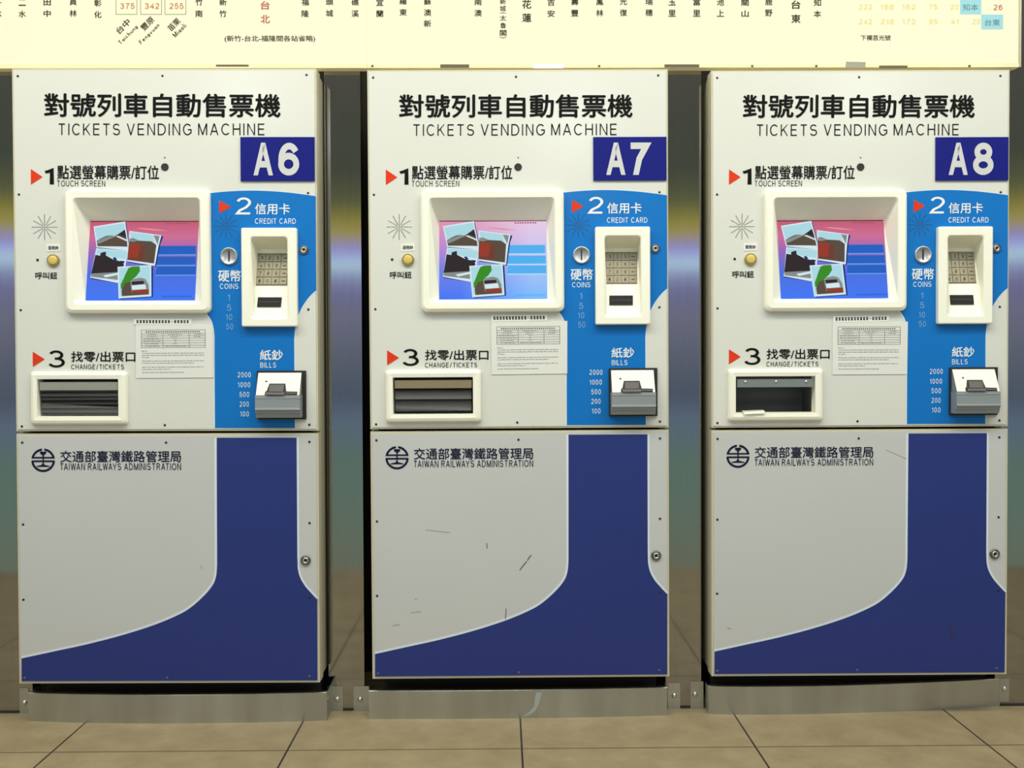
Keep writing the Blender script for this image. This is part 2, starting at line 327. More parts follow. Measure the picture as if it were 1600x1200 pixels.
def glyphs(body, bold=0.0, spacing=1.0, weight=0.11):
    """(verts, faces) of a line of writing: strokes for Latin, the built-in font's outlines for Chinese"""
    key = (body, bold, spacing, weight)
    if key in GC: return GC[key]
    vs, fs, ly = [], [], []
    if all(ch in SANS or ch == ' ' for ch in body):
        x = 0.0
        prev = ''
        for ch in body:
            if prev + ch in KERN: x -= 0.13
            prev = ch
            if ch == ' ': x += 0.42*spacing; continue
            wd, lines = SANS[ch]
            for j_, ln_ in enumerate(lines):
                pl_ = [(x + p[0], p[1]*(1-weight) + weight/2) for p in ln_]
                for e_, o_ in ((0, 1), (-1, -2)):                 # slanted ends are cut level with the line
                    (xa, ya), (xb, yb) = ln_[e_], ln_[o_]
                    if abs(xa-xb) > 0.02 and abs(ya-yb) > 0.2 and ya in (0, 1):
                        yn = 1.0 if ya else 0.0; pl_[e_] = (x + xa + (xa-xb)/(ya-yb)*0.5*weight*(1 if ya else -1)*0, yn)
                    elif ya in (0, 1) and abs(xa-xb) < 1e-6: pl_[e_] = (pl_[e_][0], float(ya))
                a, f = stroke(pl_, weight)
                if ch != 'g' and ch != 'y' and ch != '/': a = [(p[0], min(1.0, max(0.0, p[1]))) for p in a]
                for e_, o_ in ((0, 1), (-1, -2)):
                    (xa, ya), (xb, yb) = ln_[e_], ln_[o_]
                    if abs(xa-xb) > 0.02 and abs(ya-yb) > 0.2 and ya in (0, 1):
                        i_ = 0 if e_ == 0 else len(a)//2 - 1
                        for q_ in (i_, i_ + len(a)//2): a[q_] = (a[q_][0], float(ya))
                k = len(vs); vs += a; ly += [j_]*len(a); fs += [tuple(i+k for i in g) for g in f]
            x += wd + (0.16 + 0.12*spacing + weight*0.5)*1.0 if spacing < 1.05 else wd + 0.30*spacing
    else:
        cu = bpy.data.curves.new('t', 'FONT'); cu.body = body; cu.space_character = spacing; cu.resolution_u = 4
        ob = bpy.data.objects.new('t', cu); C.objects.link(ob)
        dg = bpy.context.evaluated_depsgraph_get(); me = ob.evaluated_get(dg).to_mesh()
        v0 = [(v.co.x, v.co.y) for v in me.vertices]; f0 = [tuple(p.vertices) for p in me.polygons]
        ob.evaluated_get(dg).to_mesh_clear(); bpy.data.objects.remove(ob); bpy.data.curves.remove(cu)
        sh = [(0, 0)] if not bold else [(bold, 0), (-bold, 0), (0, bold), (0, -bold)]
        for j_, (dx, dy) in enumerate(sh):
            k = len(vs); ly += [j_]*len(v0); vs += [(x+dx, y+dy) for x, y in v0]; fs += [tuple(i+k for i in g) for g in f0]
    GC[key] = (vs, fs, ly)
    return GC[key]
def put_text(bm, body, x0, x1, y0, y1, mapf, bold=0.0, spacing=1.0, mi=0, rot=0.0, weight=0.11):
    """the words, fitted into the measured box x0..x1, y0..y1; mapf turns (px,py) into a 3D point"""
    vs, fs, ly = glyphs(body, bold, spacing, weight)
    if not vs: return
    ax, bx = min(v[0] for v in vs), max(v[0] for v in vs); ay, by = min(v[1] for v in vs), max(v[1] for v in vs)
    cx, cy = (x0+x1)/2, (y0+y1)/2; c, s = math.cos(rot), math.sin(rot); out = []
    for (x, y), lv in zip(vs, ly):
        u = ((x-ax)/max(bx-ax, 1e-6) - 0.5)*(x1-x0); v = ((y-ay)/max(by-ay, 1e-6) - 0.5)*(y1-y0)
        q = mapf(cx + u*c - v*s, cy - (u*s + v*c)); out.append(bm.verts.new((q[0], q[1] - lv*6e-5, q[2])))
    for f in fs:
        try:
            q = bm.faces.new([out[i] for i in f]); q.material_index = mi; q.normal_update()
            if q.normal.y > 0: q.normal_flip()
        except ValueError: pass
def flat(eps): return lambda px, py: (lambda q: (q[0], -eps, q[1]))(P(px, py))
def lettering(name, items, m, parent, eps=0.0009):
    bm = bmesh.new()
    for it in items: put_text(bm, *it[:5], flat(eps), **(it[5] if len(it) > 5 else {}))
    return link(name, bm, m, parent)

# ------------------------------------------------------------------ the setting
bm = bmesh.new(); box(bm, -4, 4, -2.0, 0.6, -0.05, 0.0)
tag(link('floor', bm, floor_material()), kind='structure')
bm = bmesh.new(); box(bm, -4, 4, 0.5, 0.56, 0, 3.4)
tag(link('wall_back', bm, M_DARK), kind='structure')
for i, (x0, x1) in enumerate(((-3.2, -1.412), (-0.5555, -0.4522), (0.4245, 0.5281), (1.388, 3.2))):
    bm = bmesh.new(); box(bm, x0, x1, 0.105, 0.108, 0.0, 3.3); box(bm, x0, x0+0.002, 0.108, 0.16, 0.0, 3.3); box(bm, x1-0.002, x1, 0.108, 0.16, 0.0, 3.3)
    box(bm, x0+0.002, x1-0.002, 0.1045, 0.105, 0.0, 0.008, 1)  # thin dark strip stands in for the shading along the pier's foot
    tag(link('trim_%d' % (i+1), bm, [M_STEEL, M_DARK]), kind='structure')

# ------------------------------------------------------------------ one ticket machine
def screen_mats(pale):
    def grad(name, stops, right):
        m = bpy.data.materials.new(name); m.use_nodes = True; t = m.node_tree; t.nodes.clear(); N = t.nodes.new; L = t.links.new
        c = N('ShaderNodeTexCoord'); s = N('ShaderNodeSeparateXYZ'); L(c.outputs['Generated'], s.inputs[0])
        r = N('ShaderNodeValToRGB'); L(s.outputs['Z'], r.inputs[0]); e = r.color_ramp.elements
        e[0].position, e[0].color = stops[0]; e[1].position, e[1].color = stops[-1]
        for p, k in stops[1:-1]: q = e.new(p); q.color = k
        em = N('ShaderNodeEmission'); o = N('ShaderNodeOutputMaterial')
        if right:
            mx = N('ShaderNodeMix'); mx.data_type = 'RGBA'; mr_ = N('ShaderNodeMapRange'); L(s.outputs['X'], mr_.inputs['Value'])
            mr_.inputs['From Min'].default_value = 0.2; mr_.inputs['From Max'].default_value = 0.85; mr_.inputs['To Max'].default_value = 0.95
            r2 = N('ShaderNodeValToRGB'); L(s.outputs['Z'], r2.inputs[0]); f = r2.color_ramp.elements
            f[0].position, f[0].color = 0.0, col(120, 190, 255); f[1].position, f[1].color = 1.0, col(235, 205, 232)
            L(mr_.outputs[0], mx.inputs['Factor']); L(r.outputs[0], mx.inputs[6]); L(r2.outputs[0], mx.inputs[7]); L(mx.outputs[2], em.inputs[0])
        else: L(r.outputs[0], em.inputs[0])
        L(em.outputs[0], o.inputs[0])
        return m
    def em(name, *rgb):
        m = bpy.data.materials.new(name); m.use_nodes = True; t = m.node_tree; t.nodes.clear()
        e = t.nodes.new('ShaderNodeEmission'); o = t.nodes.new('ShaderNodeOutputMaterial'); e.inputs[0].default_value = col(*rgb); t.links.new(e.outputs[0], o.inputs[0])
        return m
    if pale:
        g = grad('pale screen glow', [(0.0, col(72, 122, 246)), (0.4, col(120, 130, 230)), (0.75, col(205, 140, 200)), (1.0, col(226, 150, 176))], True)
        bar = em('pale screen bar', 86, 176, 240); line = em('pale screen line', 190, 226, 250)
    else:
        g = grad('screen glow', [(0.0, col(68, 122, 246)), (0.35, col(82, 112, 222)), (0.6, col(150, 104, 186)), (0.8, col(206, 112, 150)), (1.0, col(198, 92, 116))], False)
        bar = em('screen bar', 44, 98, 192); line = em('screen line', 104, 166, 240)
    return [g, bar, line, em('screen white', 214, 232, 240), em('screen sky', 172, 216, 226), em('screen brown', 92, 78, 66), em('screen dark', 52, 46, 48),
            em('screen red', 152, 62, 48), em('screen green', 60, 140, 44), em('screen grey', 134, 140, 136), em('screen navy', 34, 50, 110), em('screen pink', 226, 150, 150), em('screen umber', 112, 66, 54), em('screen dim red', 170, 84, 100)]

SC = {'tl': (686, 342.6), 'tr': (853.4, 342.2), 'bl': (686, 464.8), 'br': (854.6, 464)}
DT, DB = 0.045, 0.0015
def scr(u, v, lift):
    """point on the tilted screen, u to the right, v downwards"""
    d = DT + (DB - DT)*v
    px = SC['tl'][0]*(1-u)*(1-v) + SC['tr'][0]*u*(1-v) + SC['bl'][0]*(1-u)*v + SC['br'][0]*u*v
    py = SC['tl'][1]*(1-u)*(1-v) + SC['tr'][1]*u*(1-v) + SC['bl'][1]*(1-u)*v + SC['br'][1]*u*v
    q = P3(px, py, d); return (q[0], q[1] - lift, q[2])
def sz(x, y):
    v = (y - 172)/926.0; xl = 138 - 46*v; xr = 1415 - 37*v; return ((x - xl)/(xr - xl), v)
def build_screen(parent, mats):
    bm = bmesh.new(); lay = [0.0006]
    def poly(pts, mi):
        lay[0] += 0.00012
        f = bm.faces.new([bm.verts.new(scr(*(sz(x, y)), lay[0])) for x, y in pts]); f.material_index = mi; f.normal_update()
        if f.normal.y > 0: f.normal_flip()
    poly([(138, 172), (1415, 172), (1378, 1098), (92, 1098)], 0)
    poly([(138, 172), (1415, 172), (1414, 182), (137, 182)], 6)
    for (a, b) in ((462, 562), (588, 684), (704, 800)):
        poly([(930, a), (1384, a), (1380, b), (912, b)], 1); poly([(912, b), (1380, b), (1379, b+11), (910, b+11)], 2)
    poly([(960, 350), (1000, 352), (950, 478), (920, 470)], 10)
    # mountain photo
    poly([(195, 262), (560, 196), (612, 520), (232, 490)], 10); poly([(178, 236), (548, 178), (604, 520), (216, 478)], 3); poly([(192, 250), (536, 196), (588, 480), (228, 440)], 4)
    poly([(214, 404), (270, 372), (330, 346), (380, 338), (430, 348), (500, 304), (546, 272), (572, 400), (578, 470), (228, 466)], 5)
    poly([(214, 404), (380, 338), (440, 352), (260, 430), (222, 440)], 9); poly([(440, 352), (470, 346), (572, 390), (574, 410)], 3)
    poly([(520, 290), (546, 272), (566, 366), (470, 330)], 6)
    # red cliff photo
    poly([(606, 300), (985, 345), (918, 706), (590, 655)], 10); poly([(602, 288), (978, 340), (945, 470), (906, 697), (578, 642)], 3); poly([(612, 300), (880, 338), (905, 440), (612, 400)], 4); poly([(884, 338), (958, 348), (934, 452)], 9)
    poly([(598, 400), (640, 372), (720, 402), (860, 410), (920, 452), (895, 668), (582, 626)], 5); poly([(600, 470), (660, 428), (790, 470), (770, 640), (584, 612)], 12); poly([(604, 450), (660, 424), (735, 452), (700, 600), (586, 600)], 7)
    poly([(604, 372), (720, 402), (640, 418), (600, 410)], 9)
    # coast photo
    poly([(225, 520), (590, 540), (520, 905), (150, 845)], 10); poly([(215, 488), (590, 520), (560, 700), (474, 895), (150, 832)], 3); poly([(222, 500), (580, 528), (560, 620), (215, 560)], 4)
    poly([(206, 566), (262, 576), (300, 560), (360, 590), (420, 622), (530, 650), (545, 690), (470, 770), (160, 784)], 6)
    poly([(268, 545), (300, 535), (330, 530), (330, 575), (262, 580)], 6); poly([(410, 600), (440, 594), (468, 625), (430, 632)], 10); poly([(486, 634), (550, 640), (548, 668)], 10)
    poly([(160, 784), (470, 768), (474, 860), (160, 822)], 9); poly([(300, 806), (470, 776), (474, 800), (330, 830)], 3)
    # train photo
    poly([(500, 726), (886, 706), (890, 1060), (505, 1086)], 10); poly([(470, 706), (866, 688), (872, 1052), (488, 1076)], 3); poly([(486, 718), (850, 702), (856, 1030), (500, 1050)], 4)
    poly([(560, 800), (600, 720), (640, 704), (728, 700), (734, 760), (690, 820), (650, 850), (620, 890), (560, 980), (512, 960), (510, 910), (540, 850)], 8)
    poly([(520, 980), (560, 900), (626, 880), (680, 940), (842, 980), (842, 1030), (526, 1050)], 5)
    poly([(624, 900), (650, 852), (740, 834), (800, 850), (838, 920), (842, 1010), (640, 1010)], 9); poly([(636, 880), (780, 872), (784, 906), (646, 918)], 6)
    poly([(640, 926), (800, 912), (810, 966), (646, 976)], 3); poly([(640, 984), (842, 970), (842, 1014), (650, 1014)], 7)
    for i in range(9): poly([(1030+i*30, 196), (1050+i*30, 196), (1050+i*30, 212), (1030+i*30, 212)], 13)
    poly([(690, 262), (760, 256), (900, 268), (1060, 290), (900, 286)], 11)
    for i in range(12): poly([(1000+i*30, 1046), (1018+i*30, 1046), (1017+i*30, 1066), (999+i*30, 1064)], 1)
    return link('touch_screen', bm, mats, parent)

R = empty('ticket_vending_machine')
# cabinet: open-fronted shell, flange, dark plinth
bm = bmesh.new()
box(bm, -MW/2+0.004, MW/2-0.004, 0.044, 0.40, 0.004, MH-0.004, skip=('front',))
for (x0, x1, z0, z1) in ((-MW/2, -MW/2+0.02, 0.0, MH), (MW/2-0.02, MW/2, 0.0, MH)):
    box(bm, x0, x1, 0.040, 0.060, z0, z1); 
box(bm, -MW/2+0.02, MW/2-0.02, 0.040, 0.060, MH-0.02, MH); box(bm, -MW/2+0.02, MW/2-0.02, 0.040, 0.060, 0, 0.02)
cab = link('cabinet', bm, M_CAB, R)
bm = bmesh.new(); box(bm, -MW/2+0.02, MW/2-0.02, 0.13, 0.39, -0.1205, 0.004)
link('plinth', bm, M_DARK, R)
bm = bmesh.new(); box(bm, -MW/2+0.006, MW/2-0.006, 0.036, 0.042, 0.004, MH-0.004, skip=('back',))   # dark gasket seam between doors and body
bm.free()

ZS = P(810, 668)[1]                                    # height of the seam between the two doors
def inset_rect(x0, x1, z0, z1): return [(x0, z0), (x1, z0), (x1, z1), (x0, z1)]
# holes through the upper door
H_SCREEN = list(reversed(prect(664, 875, 301, 480, 6)))
H_CARD = list(reversed(prect(934, 1009, 358, 500, 2)))
H_TRAY = list(reversed(prect(610, 745, 580, 649, 4)))
def door(name, z0, z1, holes, front_mat, rim, y_panel):
    bm = bmesh.new(); x0, x1 = -MW/2, MW/2
    fill(bm, [(x0, z0), (x1, z0), (x1, z1), (x0, z1)], holes, 0.0022, 0.034)
    o = link(name, bm, M_RIM, R)
    bm = bmesh.new(); fill(bm, [(x0+rim, z0+rim), (x1-rim, z0+rim), (x1-rim, z1-rim*1.1), (x0+rim, z1-rim*1.1)], holes, y_panel, 0.0022)
    link('acrylic_panel', bm, front_mat, o)
    return o
UD = door('upper_door', ZS + 0.0035, MH, [H_SCREEN, H_CARD, H_TRAY], M_PANEL, 0.0050, 0.0)
LD = door('lower_door', 0.0, ZS - 0.0035, [], M_LOWER, 0.0058, 0.0)

def curve(pts, n=6):
    """smooth line through measured pixels (Catmull-Rom)"""
    q = [pts[0]] + list(pts) + [pts[-1]]; out = []
    for i in range(1, len(q)-2):
        for k in range(n):
            t = k/n; p0, p1, p2, p3 = q[i-1], q[i], q[i+1], q[i+2]
            out.append(tuple(0.5*((2*p1[j]) + (-p0[j]+p2[j])*t + (2*p0[j]-5*p1[j]+4*p2[j]-p3[j])*t*t + (-p0[j]+3*p1[j]-3*p2[j]+p3[j])*t**3) for j in (0, 1)))
    out.append(pts[-1]); return out
def band(bm, pts, w, eps, side=1):
    """ribbon of width w (pixels) running beside a line of pixels"""
    L_ = []
    for i, p in enumerate(pts):
        a = pts[max(i-1, 0)]; b = pts[min(i+1, len(pts)-1)]; dx, dy = b[0]-a[0], b[1]-a[1]; l = math.hypot(dx, dy) or 1
        L_.append((p, (p[0] + side*dy/l*w, p[1] - side*dx/l*w)))
    for i in range(len(L_)-1):
        f = bm.faces.new([bm.verts.new((lambda q: (q[0], -eps, q[1]))(P(*s))) for s in (L_[i][0], L_[i+1][0], L_[i+1][1], L_[i][1])]); f.normal_update()
        if f.normal.y > 0: f.normal_flip()
XR, XL = 1041.0, 577.0
# blue field of the upper door
up_top = curve([(872, 300), (900, 297.2), (930, 295.5), (960, 295.6), (990, 297.4), (1015, 300), (1041.6, 303.5)])
up_right = curve([(1042.2, 449), (1036, 454), (1028, 463), (1019, 477), (1013, 492), (1009.5, 508), (1008, 525)]) + [(1008.4, 600), (1008.8, 661.6)]
up_left = [(885.4, 661.6), (885, 560)] + curve([(885, 520), (883.5, 506), (879.5, 494), (872, 483)])
bm = bmesh.new()
fill(bm, [P(*p) for p in up_top + up_right + up_left], [H_CARD], -0.0004)
link('blue_graphic', bm, M_BLUE, UD)
for ln_, w_ in ((up_top, 1.3), (up_right, 1.6), (up_left, 1.8)):
    bm = bmesh.new(); band(bm, ln_, w_, 0.0004, 1); link('pale_outline', bm, M_OUTLINE, UD)
# navy field of the lower door
lo_left = [(888, 676.5), (888.2, 872)] + curve([(888, 879), (886.5, 892), (881.7, 905), (869, 921), (848, 940), (827, 952.5), (790, 968), (740, 984), (686, 998), (640, 1008), (587, 1019.5)])
lo_right = curve([(1042.6, 928), (1034, 919), (1023, 906), (1015.5, 892), (1012.5, 879)]) + [(1012, 860), (1011.4, 676.5)]
bm = bmesh.new(); fill(bm, [P(*p) for p in lo_left + [(587, 1055.2), (1042.6, 1054.8)] + lo_right], [], -0.0004)
link('navy_graphic', bm, M_NAVY, LD)
for ln_, w_ in ((lo_left, 3.6), (lo_right, 3.2)):
    bm = bmesh.new(); band(bm, ln_, w_, 0.0004, -1); link('pale_outline', bm, M_OUTLINE, LD)

# lettering on the doors
lettering('heading_lettering', [('對號列車自動售票機', 623, 988, 147, 183.5, dict(bold=0.02))], M_BLACK, UD)
for q_ in (('TICKETS', 645.5, 740, 193.2, 211, dict(spacing=1.2, weight=0.10)), ('VENDING', 750.5, 850.5, 193, 210.8, dict(spacing=1.2, weight=0.10)), ('MACHINE', 860.5, 962.8, 192.6, 210.4, dict(spacing=1.2, weight=0.10))):
    lettering('heading_lettering', [q_], M_BLACK, UD)
lettering('step_lettering', [('點選螢幕購票/訂位', 643, 800, 257, 279, dict(bold=0.014))], M_BLACK, UD)
lettering('step_lettering', [('TOUCH SCREEN', 643, 717, 280.5, 289.5, dict(spacing=1.06, weight=0.115))], M_BLACK, UD)
lettering('step_number', [('1', 623.5, 638, 261, 286.5, dict(weight=0.17))], M_BLACK, UD)
lettering('step_number', [('2', 917, 942, 306, 332, dict(weight=0.12))], M_WHITE, UD)
lettering('step_number', [('3', 629, 654.5, 541.5, 568, dict(weight=0.125))], M_BLACK, UD)
lettering('step_lettering', [('信用卡', 948, 1002, 315, 332, dict(bold=0.01))], M_WHITE, UD)
lettering('step_lettering', [('CREDIT CARD', 948, 1011, 338, 346.3, dict(spacing=1.1, weight=0.12))], M_WHITE, UD)
lettering('coin_lettering', [('硬幣', 891, 926, 417.5, 435.5, dict(bold=0.012))], M_WHITE, UD)
lettering('coin_lettering', [('COINS', 893.5, 922, 438.5, 446.5, dict(spacing=1.1, weight=0.115))], M_WHITE, UD)
lettering('coin_values', [('1', 905.5, 909, 455, 464.5), ('5', 904.5, 911, 470.5, 480), ('10', 902.5, 912.5, 485.5, 494.5), ('50', 903, 914, 500, 509)], M_FAINT, UD)
lettering('bill_lettering', [('紙鈔', 955, 990.5, 540.5, 556.5, dict(bold=0.012))], M_WHITE, UD)
lettering('bill_lettering', [('BILLS', 955.5, 980, 560, 568, dict(spacing=1.1, weight=0.12))], M_WHITE, UD)
lettering('bill_values', [('2000', 920.5, 941, 575, 583, dict(spacing=1.3, weight=0.12)), ('1000', 921, 940, 590.5, 598.5, dict(spacing=1.3, weight=0.12)), ('500', 923.5, 938.5, 605.5, 613.5, dict(spacing=1.3, weight=0.12)), ('200', 923.5, 938, 620.5, 628.5, dict(spacing=1.3, weight=0.12)), ('100', 924.5, 938, 635.5, 643.5, dict(spacing=1.3, weight=0.12))], M_WHITE, UD)
lettering('step_lettering', [('找零/出票口', 664, 763, 543, 559.5, dict(bold=0.014))], M_BLACK, UD)
lettering('step_lettering', [('CHANGE/TICKETS', 664, 745.5, 563, 571, dict(spacing=0.9, weight=0.125))], M_BLACK, UD)
lettering('button_lettering', [('呼叫鈕', 609, 643, 421, 432, dict(bold=0.016))], M_BLACK, UD)
for (x0, x1, y0, y1) in ((602.5, 620.5, 263, 287), (893, 911, 310.5, 330.5), (605, 623.5, 543.5, 567)):
    bm = bmesh.new(); fill(bm, [P(x0, y0), P(x0, y1), P(x1, (y0+y1)/2)], [], -0.0009)
    link('arrow_mark', bm, M_RED, UD)
lettering('operator_lettering', [('交通部臺灣鐵路管理局', 647, 833, 696.5, 714.5, dict(bold=0.010))], M_NAVYINK, LD)
lettering('operator_lettering', [('TAIWAN RAILWAYS ADMINISTRATION', 647, 833, 716, 726.5, dict(weight=0.125, spacing=0.9))], M_NAVYINK, LD)
# round emblem: broken ring, two bars and a rail section
bm = bmesh.new(); ecx, ecy, er = 620.7, 711.3, 18.2
def ep(x, y): return P(ecx + x, ecy + y)
def arc(a0, a1, ro, ri, n=18):
    o_ = [(ro*math.cos(math.radians(a0+(a1-a0)*i/n)), -ro*math.sin(math.radians(a0+(a1-a0)*i/n))) for i in range(n+1)]
    i_ = [(ri*math.cos(math.radians(a0+(a1-a0)*i/n)), -ri*math.sin(math.radians(a0+(a1-a0)*i/n))) for i in range(n+1)]
    fill(bm, [ep(*p) for p in o_ + i_[::-1]], [], -0.0009)
arc(10, 84, er, er-3.3); arc(96, 170, er, er-3.3); arc(-176, -4, er, er-3.3, 30)
for (y0, y1) in ((-5.2, -2.8), (0.2, 2.8)): fill(bm, [ep(-17.6, y0), ep(17.6, y0), ep(17.6, y1), ep(-17.6, y1)], [], -0.00095)
fill(bm, [ep(*p) for p in ((-4.6, -13.4), (4.6, -13.4), (5.0, -11.2), (3.6, -9.4), (1.2, -8.0), (0.9, 4.6), (2.4, 7.2), (10.2, 9.0), (10.2, 10.2), (-10.2, 10.2), (-10.2, 9.0), (-2.4, 7.2), (-0.9, 4.6), (-1.2, -8.0), (-3.6, -9.4), (-5.0, -11.2))], [], -0.0010)
link('railway_emblem', bm, M_NAVYINK, LD)

# screws: one small domed head each
def screw_bm(px, py, r=1.9):
    bm = bmesh.new(); x, z = P(px, py); lathe(bm, x, z, [(r*PX, 0.0), (r*PX*0.9, -0.0012), (r*PX*0.45, -0.0016)], 12); finish(bm); return bm
M_SCREW = mat('dark screw', (0.05, 0.045, 0.035, 1), 0.35, 0.7)
for p in ((582.5, 121), (805.5, 120), (1028, 118), (584, 302), (586.5, 479.5), (588, 659), (808, 657), (1030, 299), (1030, 478), (1031, 656.5)): link('screw', screw_bm(*p), M_SCREW, UD)
for p in ((588.5, 684), (810, 684), (1031, 683), (589.5, 811), (590, 928), (1031, 809), (1031, 925.5)): link('screw', screw_bm(*p), M_SCREW, LD)
M_SCREW2 = mat('steel screw', (0.20, 0.21, 0.26, 1), 0.35, 0.6)
for p in ((591.5, 1050), (811, 1050), (1030, 1048)): link('screw', screw_bm(*p), M_SCREW2, LD)

# speaker grilles: rays of punched holes
for (sxp, syp, r, hm, name) in ((623.5, 352, 19, M_HOLE, 'speaker_grille'), (903, 350, 18, mat('hole in blue', (0.012, 0.05, 0.09, 1), 0.6), 'speaker_grille')):
    bm = bmesh.new()
    for k in range(12):
        a = PI/6*k
        for j in range(1 if k % 3 == 0 else 2, 9):
            x, z = P(sxp + math.cos(a)*r*j/8, syp + math.sin(a)*r*j/8); disc(bm, x, z, -0.0008, 0.72*PX, 8)
    x, z = P(sxp, syp); disc(bm, x, z, -0.0008, 0.72*PX, 8)
    link(name, bm, hm, UD)
bm = bmesh.new(); x, z = P(809, 259.5); lathe(bm, x, z, [(5.9*PX, 0.0), (5.7*PX, -0.002), (4.8*PX, -0.003), (4.2*PX, -0.0022)], 24); finish(bm)
link('camera_lens', bm, M_HOLE, R)
bm = bmesh.new(); x, z = P(809, 245); disc(bm, x, z, -0.0008, 1.1*PX, 10); link('small_hole', bm, M_HOLE, UD); bm = bmesh.new(); x, z = P(612.5, 402.5); disc(bm, x, z, -0.0008, 2.2*PX, 12); link('small_hole', bm, M_HOLE, UD)

# call button with its little sticker
bm = bmesh.new(); x, z = P(637.3, 403); lathe(bm, x, z, [(9.6*PX, 0.0), (9.4*PX, -0.006), (8.0*PX, -0.0075), (7.6*PX, -0.005)], 28); finish(bm)
cb = link('call_button', bm, mat('brass ring', (0.42, 0.34, 0.14, 1), 0.35, 0.5), R, True)
bm = bmesh.new(); lathe(bm, x, z, [(7.4*PX, -0.004), (7.2*PX, -0.0085), (5.6*PX, -0.0100), (2*PX, -0.0105)], 28); finish(bm)
link('button_cap', bm, M_YELLOW, cb, True)
bm = bmesh.new(); prism(bm, [P(626.5, 378.5), P(647.5, 377.5), P(648, 389), P(627, 390)], -0.0012, 0.0)
finish(bm); stk = link('sticker', bm, M_PAPER2, R)
bm = bmesh.new(); put_text(bm, '服務鈴', 629, 645.5, 380.8, 386.8, flat(0.0016), bold=0.02); link('sticker_lettering', bm, M_HOLE, stk)

# screen bezel and the tilted touch screen
bm = bmesh.new()
def lp(x0, x1, y0, y1, r, d): return [(x, d, z) for x, z in prect(x0, x1, y0, y1, r)]
A_ = P3(SC['tl'][0], SC['tl'][1], DT); B_ = P3(SC['tr'][0], SC['tr'][1], DT); C_ = P3(SC['bl'][0], SC['bl'][1], DB); D_ = P3(SC['br'][0], SC['br'][1], DB)
back = []
for (x, z) in rrect(C_[0], D_[0], C_[2], A_[2], 0.0006):
    t = (z - C_[2])/(A_[2] - C_[2]); back.append((x, DB + (DT - DB)*t + 0.0005, z))
loft(bm, [lp(658.7, 880, 295.2, 485, 9, 0.0), lp(658.7, 880, 295.2, 485, 9, -0.010), lp(659.6, 879, 296.2, 483.4, 8.7, -0.0155), lp(662.5, 876, 299, 479.5, 8, -0.0195),
          lp(671, 866.6, 307.5, 471.2, 7, -0.0188), lp(672.8, 865, 309.2, 469, 6, -0.016), back], cap=True)
finish(bm)
bz = link('screen_bezel', bm, M_BEZEL, R)
SCR_MATS = screen_mats(False)
screen = build_screen(bz, SCR_MATS)

# card terminal: wedge-shaped recess with keypad and card slot
def cdp(py): return 0.046 + (-0.0125 - 0.046)*(py - 386)/(490 - 386)
bm = bmesh.new()
cb_ = []
top3 = P3(946, 386, cdp(386)); bot3 = P3(946, 490, cdp(490)); xl = P(946.5, 430, 0.02)[0]; xr = P(997.5, 430, 0.02)[0]
for (x, z) in rrect(xl, xr, bot3[2], top3[2], 0.001):
    t = (z - bot3[2])/(top3[2] - bot3[2]); cb_.append((x, cdp(490) + (cdp(386) - cdp(490))*t, z))
loft(bm, [lp(929.5, 1014, 353.5, 505, 2.5, 0.0), lp(929.5, 1014, 353.5, 505, 2.5, -0.017), lp(931, 1012.5, 355, 503.5, 2.5, -0.019),
          lp(942.5, 1001, 366.5, 494, 5, -0.019), lp(944, 999.5, 368, 492.5, 5, -0.017), cb_], cap=True)
finish(bm)
ct = link('card_terminal', bm, M_BEZEL, R)
def pxbox(bm, x0, x1, y0, y1, df, t0, t1, mi=0):
    a = [bm.verts.new(P3(x, y, df(y) - t0)) for x, y in ((x0, y1), (x1, y1), (x1, y0), (x0, y0))]
    b = []
    for (x, y) in ((x0, y1), (x1, y1), (x1, y0), (x0, y0)):
        q = P3(x, y, df(y) - t0); b.append(bm.verts.new((q[0], q[1] - (t1 - t0), q[2])))
    bm.faces.new(b).material_index = mi
    for i in range(4): bm.faces.new((a[i], a[(i+1) % 4], b[(i+1) % 4], b[i])).material_index = mi
bm = bmesh.new(); pxbox(bm, 944.8, 995, 392, 441, cdp, 0.0, 0.0022); finish(bm); kp = link('keypad', bm, M_KEYPAD, ct)
KEYS = ['1', '2', '3', '-', '4', '5', '6', '-', '7', '8', '9', '-', '*', '0', '#', '-']
cols = [(946.6, 957), (958.8, 969.2), (971, 981.4), (983.2, 993.4)]; rows = [(394, 404), (405.8, 415.8), (417.6, 427.6), (429.4, 439.4)]
for i, k in enumerate(KEYS):
    c_, r_ = cols[i % 4], rows[i//4]
    bm = bmesh.new(); pxbox(bm, c_[0], c_[1], r_[0], r_[1], cdp, 0.0022, 0.0042)
    xm, ym = (c_[0]+c_[1])/2, (r_[0]+r_[1])/2; w, h = (2.2, 2.7) if k in '1-*' else (2.2, 2.7)
    if k == '-': w, h = 3.4, 0.55
    put_text(bm, k, xm-w*0.8, xm+w*0.8, ym-h, ym+h, lambda px, py: (lambda q: (q[0], q[1]-0.0048, q[2]))(P3(px, py, cdp(py))), bold=0.02, mi=1)
    link('key', bm, [M_KEY, M_HOLE], ct)
bm = bmesh.new(); pxbox(bm, 951.7, 988.3, 459.4, 474.2, cdp, 0.0, 0.003)
pxbox(bm, 954, 986, 465.5, 467.5, cdp, 0.003, 0.0036, 1); finish(bm)
link('card_slot', bm, [mat('black slot plastic', (0.014, 0.013, 0.012, 1), 0.5, spec=0.2), M_DARK], ct)

